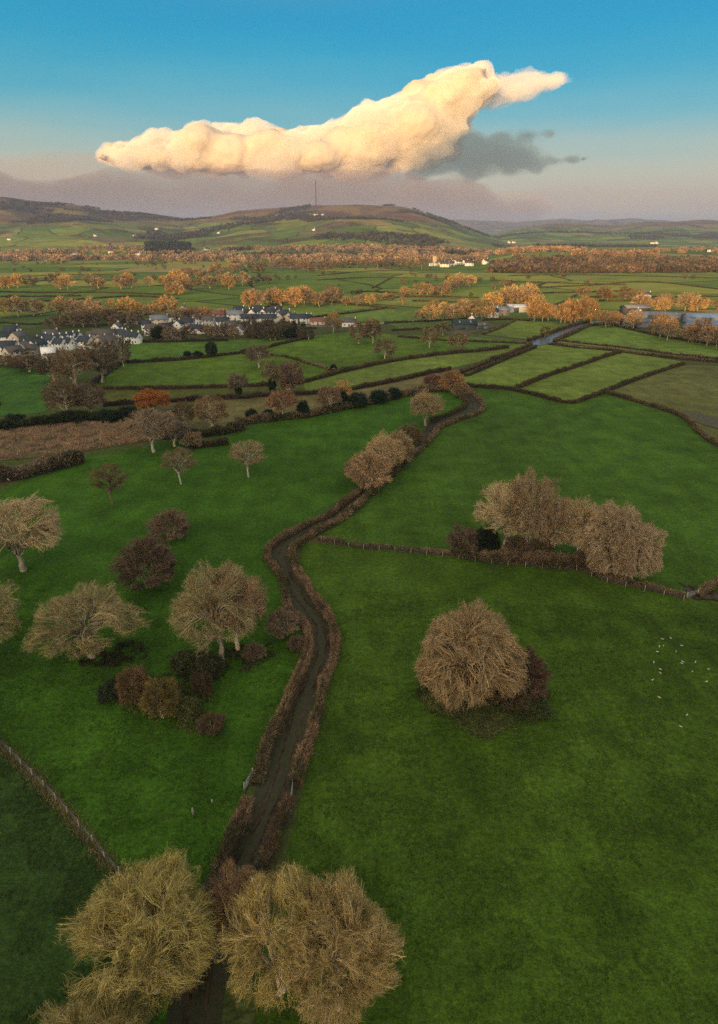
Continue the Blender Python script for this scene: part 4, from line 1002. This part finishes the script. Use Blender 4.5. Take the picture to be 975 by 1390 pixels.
def shed(px, py, w, d, e, rh, rz, wall, roof, name, label, cat):
    q_ = P(px, py); em = empty(name, (q_[0], q_[1], 0), R(rz)); tag(em, label, cat)
    ob('wall', MB().gwall(-w/2, w/2, -d/2, d/2, -.3, e, e + rh - .02).mesh('shed_wall', M['render']), em, wall)
    r_ = ob('roof', MB().gable(-w/2, w/2, -d/2, d/2, e, e + rh, .14, .5).mesh('shed_roof', M['slate']), em, roof)
    nb = MB()
    n = max(2, int(w / 7))
    for i in range(n):
        x = -w / 2 + (i + .5) * w / n; ym = -d / 4; sl = rh / (d / 2)
        z = e + rh * .5
        nb.add([(x-.5, ym-1, z-sl+.16), (x+.5, ym-1, z-sl+.16), (x+.5, ym+1, z+sl+.16), (x-.5, ym+1, z+sl+.16), (x-.5, ym-1, z-sl+.10), (x+.5, ym-1, z-sl+.10), (x+.5, ym+1, z+sl+.10), (x-.5, ym+1, z+sl+.10)], [(0,1,2,3),(0,4,5,1),(1,5,6,2),(2,6,7,3),(3,7,4,0)])
    ob('skylight', nb.mesh('skylight', M['tube']), r_)
    ob('door', MB().box(-w * .3, -w * .3 + 4, -d/2 - .12, -d/2 + .02, 0, min(e - .4, 3.8)).mesh('shed_door', M['door']), em, (.07, .09, .09))
    return em
shed(630,446,15,10,3.6,2.6,4,(.10,.11,.10),(.028,.045,.045),'barn','dark green-roofed barn beside the farm yard','barn')
shed(652,446,9,6,2.6,1.4,10,(.30,.28,.26),(.10,.10,.10),'outbuilding','low grey outbuilding right of the dark barn','outbuilding')
shed(704,423,20,11,4.2,1.8,8,(.5,.5,.5),(.42,.47,.55),'barn','pale blue-roofed barn behind the farm trees','barn')
shed(861,426,19,13,5.2,1.8,6,(.10,.095,.10),(.24,.25,.27),'shed','large grey shed with an open dark front','shed')
shed(866,443,22,10,3.6,1.6,0,(.20,.22,.27),(.10,.12,.17),'shed','blue-grey low shed left of the pinkish trees','shed')
shed(892,434,32,13,4.2,1.8,-4,(.26,.27,.3),(.13,.15,.19),'shed','long grey-blue shed behind the pinkish trees','shed')
shed(984,438,56,15,4.4,2.0,-5,(.25,.30,.38),(.13,.21,.38),'shed','long bright blue-roofed shed at the right edge','shed')
shed(978,447,46,11,3.4,1.5,-5,(.25,.3,.36),(.12,.17,.28),'shed','blue-grey shed in front of the bright blue one','shed')
# far village under the hill, church and hill farms
items = [(595,360),(600,361),(604,362.5),(609,358.5),(611,361.5),(616,356),(622,359),(632,359),(637,361),(659,358.5),(588,361),(600,356)]
for i, (px, py) in enumerate(sorted(items)):
    g_ = G(px, py)
    place_house('house' if i % 2 else 'long', g_[0], g_[1], R(rb.uniform(-40, 50)), WH, SLB, 'house', '%s from the left of the far village houses at the hill foot' % ordi(i + 1), 'far village houses at the hill foot', s=1.25)
g_ = G(590, 361)
e_ = empty('church', tuple(g_), R(10)); tag(e_, 'sunlit church tower left of the far village', 'church')
ob('tower', MB().box(-4, 4, -4, 4, -1, 19).box(-4.3, 4.3, -4.3, 4.3, 18, 18.6).mesh('tower', M['render']), e_, (.5, .38, .24))
ob('nave', MB().gwall(4, 22, -4, 4, -1, 8, 12).mesh('nave', M['render']), e_, (.42, .33, .24))
ob('roof', MB().gable(4.1, 22, -4, 4, 8, 12.1).mesh('nave_roof', M['slate']), e_, SLB)
items = [(102,347,'house'),(152,344,'long'),(188,347,'long'),(238,340,'long'),(243,341,'house'),(247,345,'house'),(281,340,'long'),(297,317,'house'),(130,321,'house'),(183,321,'house'),(377,294,'house'),(429,293,'long'),(438,293,'house'),(13,326,'house'),(698,330,'long'),(692,330,'long'),(800,334,'long'),(886,331,'long'),(892,331,'long'),(965,342,'long'),(213,312,'house'),(426,313,'house')]
for i, (px, py, k_) in enumerate(sorted(items)):
    g_ = G(px, py)
    if g_ is None: continue
    place_house(k_, g_[0], g_[1], R(rb.uniform(-50, 50)), WH, SLB, 'farmhouse', '%s from the left of the tiny white farms on the far hills' % ordi(i + 1), 'white farms on the far hills', s=1.3 if g_[1] < 3500 else 1.8)

# ------------------------------------------------------------------ mast on the hill
yb = 5250.; xb = (430 - 487.5) / F * CP * yb; zb = float(terrain(xb, yb)); Hm = zat(244, yb) - zb
me_ = empty('television_mast', (xb, yb, zb)); tag(me_, 'thin red-brown lattice mast standing on the far hill summit', 'mast')
mb = MB(); w_ = 2.6
for i in range(3):
    a = i * 2.094; mb.tube((w_ * math.cos(a), w_ * math.sin(a), -2), (w_ * math.cos(a), w_ * math.sin(a), Hm * .93), 1.25, 1.25, 6)
for k_ in range(40):
    z0_ = k_ * Hm * .93 / 40; z1_ = (k_ + 1) * Hm * .93 / 40
    for i in range(3):
        a = i * 2.094; b = ((i + 1) % 3) * 2.094
        mb.tube((w_ * math.cos(a), w_ * math.sin(a), z0_), (w_ * math.cos(b), w_ * math.sin(b), z1_), .16, .16, 4)
ob('lattice', mb.mesh('lattice', M['mast']), me_)
ob('antenna', MB().tube((0, 0, Hm * .92), (0, 0, Hm), 1.3, 1.0, 8).mesh('antenna', M['mast']), me_)
for i in range(3):
    a = i * 2.094 + .5; g2 = MB()
    for fz in (.35, .65, .9):
        ex, ey = 150 * math.cos(a) * fz, 150 * math.sin(a) * fz
        g2.tube((0, 0, Hm * fz), (ex, ey, float(terrain(xb + ex, yb + ey)) - zb), .05, .05, 4)
    ob('guy_wire', g2.mesh('guy_wire', M['mast']), me_)

# ------------------------------------------------------------------ fences and gates
def fence(pts, label, gapm=3.2, h=1.25, grass=True):
    p = resample(pts, gapm); e = empty('fence', (p[0][0], p[0][1], 0)); tag(e, label, 'fence')
    o = np.array([p[0][0], p[0][1], 0]); rg = random.Random(5)
    pm = MB().tube((0, 0, -.3), (0, 0, h), .075, .06, 6).mesh('fence_post', M['wood'])
    for q_ in p:
        c = ob('post', pm, e, loc=(q_[0] - o[0] + rg.uniform(-.05, .05), q_[1] - o[1], rg.uniform(-.12, .02))); c.rotation_euler = (rg.uniform(-.07, .07), rg.uniform(-.07, .07), 0)
    for zz in (.35, .65, .92, 1.12):
        w2 = MB()
        for a, b in zip(p[:-1], p[1:]): w2.tube((a[0] - o[0], a[1] - o[1], zz), (b[0] - o[0], b[1] - o[1], zz), .008, .008, 3)
        ob('wire', w2.mesh('fence_wire', M['wire']), e)
    return e
fl = [P(-60,948), P(0,1010), P(60,1070), P(105,1120), P(145,1168), P(200,1240)]
fence(fl, 'wire fence on pale wooden posts crossing the lower left corner', 2.6)
fence([P(a, b + 7) for a, b in ((436,728),(480,737),(540,743),(600,749),(650,756),(696,762),(760,766),(790,769),(815,782),(846,790),(885,798),(928,809))], 'post and wire fence along the hedge between the right-hand pastures')
def grass_strip(name, pts, w, dens, h, col, seed, mat='rush'):
    rng = np.random.RandomState(seed); p = resample(pts, .5); nr = normals2(p); n = int(len(p) * .5 * dens)
    i = rng.randint(0, len(p), n); b = np.zeros((n, 3)); b[:, :2] = p[i] + nr[i] * rng.normal(size=n)[:, None] * w / 2 + rng.normal(size=(n, 2)) * .2
    d = rng.normal(size=(n, 3)) * .5; d[:, 2] = 1; d /= np.linalg.norm(d, axis=1)[:, None]
    v, t = blades(n, b, d, h * rng.uniform(.4, 1.2, n), np.full(n, h * .12), rng)
    return tag(ob(name, mesh(name, v, t, M[mat]), color=col), kind='stuff')
grass_strip('long_grass', fl, .7, 130, .6, (.10, .115, .035), 3)
grass_strip('long_grass', [p_ + np.array([.9, -.9, 0]) for p_ in fl], 1.2, 40, .4, (.05, .065, .02), 4)
grass_strip('verge_grass', LANEW, 3.4, 100, .28, (.045, .060, .018), 5)
def gate(a, b, label, h=1.15):
    a = np.array(a); b = np.array(b); d = b - a; L = np.hypot(d[0], d[1]); e = empty('field_gate', (a[0], a[1], 0), math.atan2(d[1], d[0])); tag(e, label, 'gate')
    m_ = MB().tube((0, 0, .15), (0, 0, h), .045).tube((L, 0, .15), (L, 0, h), .045).tube((0, 0, .2), (L, 0, h), .03)
    for i in range(5): m_.tube((0, 0, .2 + i * (h - .22) / 4), (L, 0, .2 + i * (h - .22) / 4), .035)
    ob('frame', m_.mesh('gate_frame', M['metal']), e)
    for x in (-.15, L + .15): ob('post', MB().tube((x, 0, -.3), (x, 0, h + .2), .10, .09, 8).mesh('gate_post', M['wood']), e)
gate(P(396,1087), P(399,1060), 'pale metal field gate set in the right track hedge')
gate(P(333,1073), P(343,1056), 'grey metal field gate set in the left track hedge')
gate(P(933,812), P(946,809), 'metal field gate at the muddy gateway near the right edge')
# young tree guard and two pale stakes
for px_, py_, hh, lb in ((262,1107,1.1,'pale tree guard tube standing in the grass above the bottom tree'), (288,1090,.5,'short pale stake in the grass left of the track')):
    q_ = P(px_, py_); e = empty('tree_guard' if hh > 1 else 'marker_stake', (q_[0], q_[1], 0)); tag(e, lb, 'tree guard' if hh > 1 else 'stake')
    ob('tube', MB().tube((0, 0, 0), (.04, 0, hh), .09, .09, 8).mesh('tube', M['tube']), e)
    ob('stake', MB().tube((.13, 0, -.2), (.13, 0, hh * .85), .03, .025, 5).mesh('stake', M['wood']), e)

# ------------------------------------------------------------------ gulls in the pasture
def gull_mesh():
    bm = bmesh.new()
    bmesh.ops.create_uvsphere(bm, u_segments=14, v_segments=10, radius=1)
    for v in bm.verts:
        x, y, z = v.co
        t = (x + 1) / 2
        k = (.35 + .75 * math.sin(math.pi * min(1, t * .92 + .04)))
        v.co = Vector((x * .23, y * .085 * k, .26 + z * .085 * k + .05 * max(0, x) - .015 * min(0, x)))
    r = bmesh.ops.create_uvsphere(bm, u_segments=10, v_segments=8, radius=.052, matrix=Matrix.Translation((.215, 0, .385)))
    r = bmesh.ops.create_cone(bm, segments=8, radius1=.062, radius2=.042, depth=.13, cap_ends=True, matrix=Matrix.Translation((.195, 0, .33)) @ Matrix.Rotation(.35, 4, 'Y'))
    r = bmesh.ops.create_cone(bm, segments=6, radius1=.05, radius2=.012, depth=.16, cap_ends=True, matrix=Matrix.Translation((-.27, 0, .26)) @ Matrix.Rotation(-1.57, 4, 'Y') @ Matrix.Scale(.4, 4, (1, 0, 0)))
    me = bpy.data.meshes.new('gull_body'); bm.to_mesh(me); bm.free(); me.materials.append(M['feather'])
    for p_ in me.polygons: p_.use_smooth = True
    return me
gb = gull_mesh()
gw = [MB().add([(.12, s * .075, .30), (.05, s * .095, .33), (-.18, s * .07, .30), (-.34, s * .03, .28), (-.16, s * .08, .25), (.06, s * .098, .25)], (), [(0,1,5),(1,2,5),(2,4,5),(2,3,4)]).mesh('gull_wing', M['feather']) for s in (-1, 1)]
gk = MB().tube((.255, 0, .385), (.32, 0, .372), .014, .004, 5).mesh('gull_beak', M['beak'])
gl = [MB().tube((.02, s * .035, 0), (.02, s * .035, .2), .009, .011, 5).box(.0, .06, s * .035 - .02, s * .035 + .02, 0, .008).mesh('gull_leg', M['beak']) for s in (-1, 1)]
gp = [(812,192),(836,189),(803,214),(815,211),(797,229),(787,260),(806,280),(806,291),(783,311),(868,211),(852,228),(871,258),(899,287),(946,280),(940,316),(803,362),(883,413),(865,447),(908,259),(868,263)]
gp = sorted([(520 + a / 2.143, 780 + b / 2.143) for a, b in gp])
for i, (px_, py_) in enumerate(gp):
    q_ = P(px_, py_); e = empty('gull', (q_[0], q_[1], .1), rb.uniform(0, 6.28)); e.scale = (.82,) * 3
    tag(e, '%s from the left of the small white gulls on the right pasture' % ordi(i + 1), 'bird', 'white gulls feeding on the pasture')
    ob('body', gb, e, (.50, .50, .48))
    for m_ in gw: ob('wing', m_, e, (.5, .52, .55))
    ob('beak', gk, e)
    for m_ in gl: ob('leg', m_, e)

# ------------------------------------------------------------------ ground cover
def tufts(name, poly, n, h, w, col, seed, mat='leaf', cl=3.0, cond=None, th=.5):
    rng = np.random.RandomState(seed)
    W = np.array([P(a, b)[:2] for a, b in poly]); lo, hi = W.min(0), W.max(0)
    x = rng.uniform(lo[0], hi[0], n); y = rng.uniform(lo[1], hi[1], n)
    k = inpoly(x, y, [tuple(q) for q in W]) & (fbm(x / cl, y / cl, seed, 3) > th)
    if cond is not None: k &= cond(x, y)
    x, y = x[k], y[k]; n = len(x); m3 = 3
    b = np.zeros((n, m3, 3)); b[..., 0] = x[:, None] + rng.normal(size=(n, m3)) * w; b[..., 1] = y[:, None] + rng.normal(size=(n, m3)) * w; b[..., 2] = .04
    b = b.reshape(-1, 3); n = len(b)
    d = rng.normal(size=(n, 3)) * .6; d[:, 2] = 1; d /= np.linalg.norm(d, axis=1)[:, None]
    v, t = blades(n, b, d, h * rng.uniform(.4, 1.3, n), w * rng.uniform(.5, 1.2, n), rng)
    return tag(ob(name, mesh(name, v, t, M[mat]), color=col), kind='stuff')
tufts('rushes', [(-60,592),(0,584),(60,578),(178,572),(212,581),(205,598),(115,612),(40,622),(-60,636)], 60000, 1.1, .16, (.36,.25,.155), 3, 'rush', 3.0, None, .46)
tufts('grass_tufts', [(-100,1000),(-60,800),(400,800),(412,880),(380,965),(340,1060),(300,1160),(240,1330),(60,1100)], 90000, .20, .05, (.045,.100,.014), 4)
tufts('grass_tufts', [(0,1020),(140,1170),(190,1390),(-60,1390)], 40000, .14, .05, (.040,.066,.018), 5)
tufts('grass_tufts', [(460,800),(975,840),(1050,1390),(540,1390),(400,1140),(440,990)], 150000, .13, .05, (.050,.088,.018), 6)
tufts('weeds', [(560,930),(600,915),(700,900),(752,925),(740,965),(650,985),(575,965)], 14000, .45, .14, (.080,.105,.026), 7, 'leaf', 1.6)
tufts('weeds', [(135,930),(180,915),(280,915),(305,985),(270,1000),(170,965)], 9000, .4, .12, (.080,.10,.024), 8, 'leaf', 1.4)
tufts('weeds', [(225,890),(300,880),(370,870),(375,890),(330,915),(250,925)], 8000, .4, .12, (.075,.09,.026), 9, 'leaf', 1.4)
tufts('weeds', [(105,880),(190,870),(200,892),(160,905),(110,905)], 4500, .4, .12, (.055,.062,.022), 10, 'leaf', 1.2)

# ------------------------------------------------------------------ sun, sky, haze, clouds
GLOW = 3.0
sun = bpy.data.lights.new('sun', 'SUN'); so = bpy.data.objects.new('sun', sun); C.objects.link(so)
sun.energy = 4.4; sun.angle = R(.5); sun.color = (1, .53, .115)
so.rotation_euler = Vector(SD).to_track_quat('Z', 'Y').to_euler()
w = bpy.data.worlds.new('World'); sc.world = w; w.use_nodes = True
nt = w.node_tree; nt.nodes.clear()
out = nt.nodes.new('ShaderNodeOutputWorld'); bg = nt.nodes.new('ShaderNodeBackground'); sky = nt.nodes.new('ShaderNodeTexSky')
sky.sky_type = 'NISHITA'; sky.sun_disc = False; sky.ozone_density = 6.0; sky.dust_density = .4; sky.sun_elevation = SEL; sky.sun_rotation = math.atan2(SD[0], SD[1]) % (2 * math.pi)
bg.inputs[1].default_value = .05; nt.links.new(sky.outputs[0], bg.inputs[0])
tc = nt.nodes.new('ShaderNodeTexCoord'); sx = nt.nodes.new('ShaderNodeSeparateXYZ'); nt.links.new(tc.outputs['Generated'], sx.inputs[0])
rp = nt.nodes.new('ShaderNodeValToRGB'); cr = rp.color_ramp; cr.interpolation = 'B_SPLINE'
hz = mth(nt, 'MULTIPLY', sx.outputs[2], 2.0)
wn = nt.nodes.new('ShaderNodeTexNoise'); wn.inputs['Scale'].default_value = 3.2; wn.inputs['Detail'].default_value = 5
mp = nt.nodes.new('ShaderNodeVectorMath'); mp.operation = 'MULTIPLY'; mp.inputs[1].default_value = (1, 1, 7); nt.links.new(tc.outputs['Generated'], mp.inputs[0]); nt.links.new(mp.outputs[0], wn.inputs['Vector'])
hz = mth(nt, 'ADD', hz, mapr(nt, wn.outputs['Fac'], .3, .7, -.02, .02))
nt.links.new(hz, rp.inputs[0])
def s2l(c): return tuple(((v / 255) / 12.92 if v / 255 < .04045 else ((v / 255 + .055) / 1.055) ** 2.4) for v in c)
stops = [(0.0, s2l((150,134,132))), (.06, s2l((178,154,136))), (.13, s2l((200,180,140))), (.20, s2l((178,182,152))), (.28, s2l((118,174,170))), (.38, s2l((50,158,174))), (.48, s2l((0,146,176))), (.58, s2l((0,138,172))), (.72, (.26,.32,.36)), (1.0, (.66,.62,.52))]
for i, (p_, c_) in enumerate(stops):
    el = cr.elements[i] if i < 2 else cr.elements.new(p_)
    el.position = p_; el.color = (*c_, 1)
bg2 = nt.nodes.new('ShaderNodeBackground'); nt.links.new(rp.outputs[0], bg2.inputs[0]); bg2.inputs[1].default_value = .92
ad = nt.nodes.new('ShaderNodeAddShader'); nt.links.new(bg.outputs[0], ad.inputs[0]); nt.links.new(bg2.outputs[0], ad.inputs[1])
# sunset glow low in the sky round the sun, behind the camera
dt = nt.nodes.new('ShaderNodeVectorMath'); dt.operation = 'DOT_PRODUCT'; dt.inputs[1].default_value = tuple(SD)
nt.links.new(tc.outputs['Generated'], dt.inputs[0])
gp_ = mth(nt, 'POWER', mth(nt, 'MAXIMUM', dt.outputs['Value'], 0.0), 3.0)
bg3 = nt.nodes.new('ShaderNodeBackground'); bg3.inputs[0].default_value = (1, .72, .42, 1); nt.links.new(mth(nt, 'MULTIPLY', gp_, GLOW), bg3.inputs[1])
ad2 = nt.nodes.new('ShaderNodeAddShader'); nt.links.new(ad.outputs[0], ad2.inputs[0]); nt.links.new(bg3.outputs[0], ad2.inputs[1])
nt.links.new(ad2.outputs[0], out.inputs[0])

def vol(name, dens, col, aniso=0.0):
    m = bpy.data.materials.new(name); m.use_nodes = True; n = m.node_tree; n.nodes.clear()
    mo = n.nodes.new('ShaderNodeOutputMaterial'); v = n.nodes.new('ShaderNodeVolumePrincipled')
    v.inputs['Density'].default_value = dens; v.inputs['Color'].default_value = (*col, 1); v.inputs['Anisotropy'].default_value = aniso
    n.links.new(v.outputs[0], mo.inputs['Volume']); return m
hzb = MB().box(-15500, 15500, -1600, 18300, -1.2, 520).mesh('haze', vol('haze', 5.5e-5, (.40, .56, 1.0)))
tag(ob('haze', hzb), kind='stuff')

cloud_core, _nt, _b = newmat('cloud_core')
_b.inputs['Base Color'].default_value = (.58, .52, .44, 1); _b.inputs['Roughness'].default_value = 1; _b.inputs['Specular IOR Level'].default_value = 0
_b.inputs['Subsurface Weight'].default_value = 0
def cloud(layers, Y, label, seed, depth=1500.):
    """layers: (points, density, colour, voxel, stretch, smoothing, displacements)"""
    s = Y / F * 1.05; root = None
    for li, (pts, dens, col, vox, st3, smo, disp) in enumerate(layers):
        rnd = random.Random(seed + li)
        bm = bmesh.new()
        for (px, py, r) in pts:
            for i in range(11):
                ax, ay = px + rnd.uniform(-.6, .6) * r, py + rnd.uniform(-.45, .45) * r
                yy = Y + rnd.uniform(-1, 1) * depth; d = ray(ax, ay); t = yy / d[1]
                bmesh.ops.create_icosphere(bm, subdivisions=2, radius=r * s * rnd.uniform(.45, .75), matrix=Matrix.Translation((d[0] * t, d[1] * t, CAMH + d[2] * t)) @ Matrix.Diagonal((*st3, 1)))
        me = bpy.data.meshes.new('cloud'); bm.to_mesh(me); bm.free(); me.materials.append(vol('cloud', dens, col, -.3) if dens < 1 else cloud_core)
        o = ob('cloud' if root is None else 'wisps', me, root)
        if root is None: root = o; tag(o, label, 'cloud')
        m = o.modifiers.new('r', 'REMESH'); m.mode = 'VOXEL'; m.voxel_size = vox
        if smo:
            m = o.modifiers.new('s', 'SMOOTH'); m.factor = .6; m.iterations = smo
        if dens >= 1:
            for pl in me.polygons: pl.use_smooth = True
            m = o.modifiers['r']; m.use_smooth_shade = True
        for sz, st in disp:
            tx = bpy.data.textures.new('n', 'CLOUDS'); tx.noise_scale = sz; tx.noise_depth = 3
            dm = o.modifiers.new('d', 'DISPLACE'); dm.texture = tx; dm.strength = st; dm.texture_coords = 'GLOBAL'; dm.mid_level = .5
    return root
core = [(142,214,10),(160,212,16),(185,210,18),(212,208,24),(245,207,29),(285,206,31),(325,206,31),(365,206,31),(405,207,31),(445,206,31),(485,202,34),(515,192,38),(540,176,36),(560,158,32),(582,142,28),(603,126,23),(625,113,19),(643,102,14),(655,93,7),(545,204,26),(572,182,26),(595,162,22),(618,143,19),(642,128,16),(664,120,12)]
veil = [(p_[0], p_[1] + 2, p_[2] * 1.18) for p_ in core[2:19]] + [(560,214,24),(590,196,22),(612,172,18)]
tail = [(650,126,18),(672,124,20),(695,121,20),(717,116,18),(737,111,14),(755,107,9),(600,206,16),(576,214,16)]
cloud([([(p_[0], p_[1], p_[2] * .88) for p_ in core], 1, (1,1,1), 70, (1.5,1.2,.95), 22, ((1800,260),(600,150),(200,60),(90,24))),
       ([(p_[0], p_[1], p_[2] * 1.04) for p_ in core] + veil[-3:], .0022, (.96,.93,.88), 110, (1.6,1.2,.95), 8, ((900,500),(300,200))),
       (tail, .0008, (.90,.88,.86), 90, (2.2,1.2,.7), 8, ((700,420),(240,200)))], 22500, 'huge sunlit golden cumulus cloud with a tail rising right', 1, 1300)
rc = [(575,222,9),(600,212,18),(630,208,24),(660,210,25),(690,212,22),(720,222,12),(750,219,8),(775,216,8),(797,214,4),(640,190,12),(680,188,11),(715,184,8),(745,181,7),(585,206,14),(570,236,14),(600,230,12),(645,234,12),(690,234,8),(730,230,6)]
cloud([(rc, .0007, (.12,.20,.30), 85, (2.0,1.2,.75), 6, ((600,300),(200,180))),  # shade from the neighbouring cloud is put into the dark volume colour
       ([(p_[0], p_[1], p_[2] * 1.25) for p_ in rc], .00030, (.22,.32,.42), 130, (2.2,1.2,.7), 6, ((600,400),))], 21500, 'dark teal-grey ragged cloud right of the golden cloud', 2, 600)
bank = [(x, 266 + 7 * math.sin(x * .023), 32) for x in range(-160, 640, 26)] + [(x, 292, 26) for x in range(-160, 720, 30)] + [(x, 238 + 2 * math.sin(x * .07), 9) for x in range(150, 560, 14)]
bank2 = [(x, 232 + 5 * math.sin(x * .05), 24) for x in range(-120, 130, 16)] + [(x, 256 + (x - 420) * .09, 30 - (x - 420) * .03) for x in range(420, 760, 20)] + [(x, 282, 26) for x in range(-160, 700, 40)]
cloud([(bank, .0006, (.27,.23,.28), 140, (1.8,1.2,.7), 5, ((1700,560),(520,300),(200,110))),  # the bank stands in shade, painted as a dark mauve volume colour
       (bank2, .00020, (.46,.38,.39), 190, (2.2,1.2,.7), 5, ((1200,420),)),
       ([(x, 278 + 6 * math.sin(x * .04), 26) for x in range(560, 1100, 30)], .00012, (.40,.33,.36), 220, (3.0,1.2,.6), 8, ((1500,420),))], 20000, 'long mauve-grey cloud bank lying along the horizon behind the hills', 3, 600)
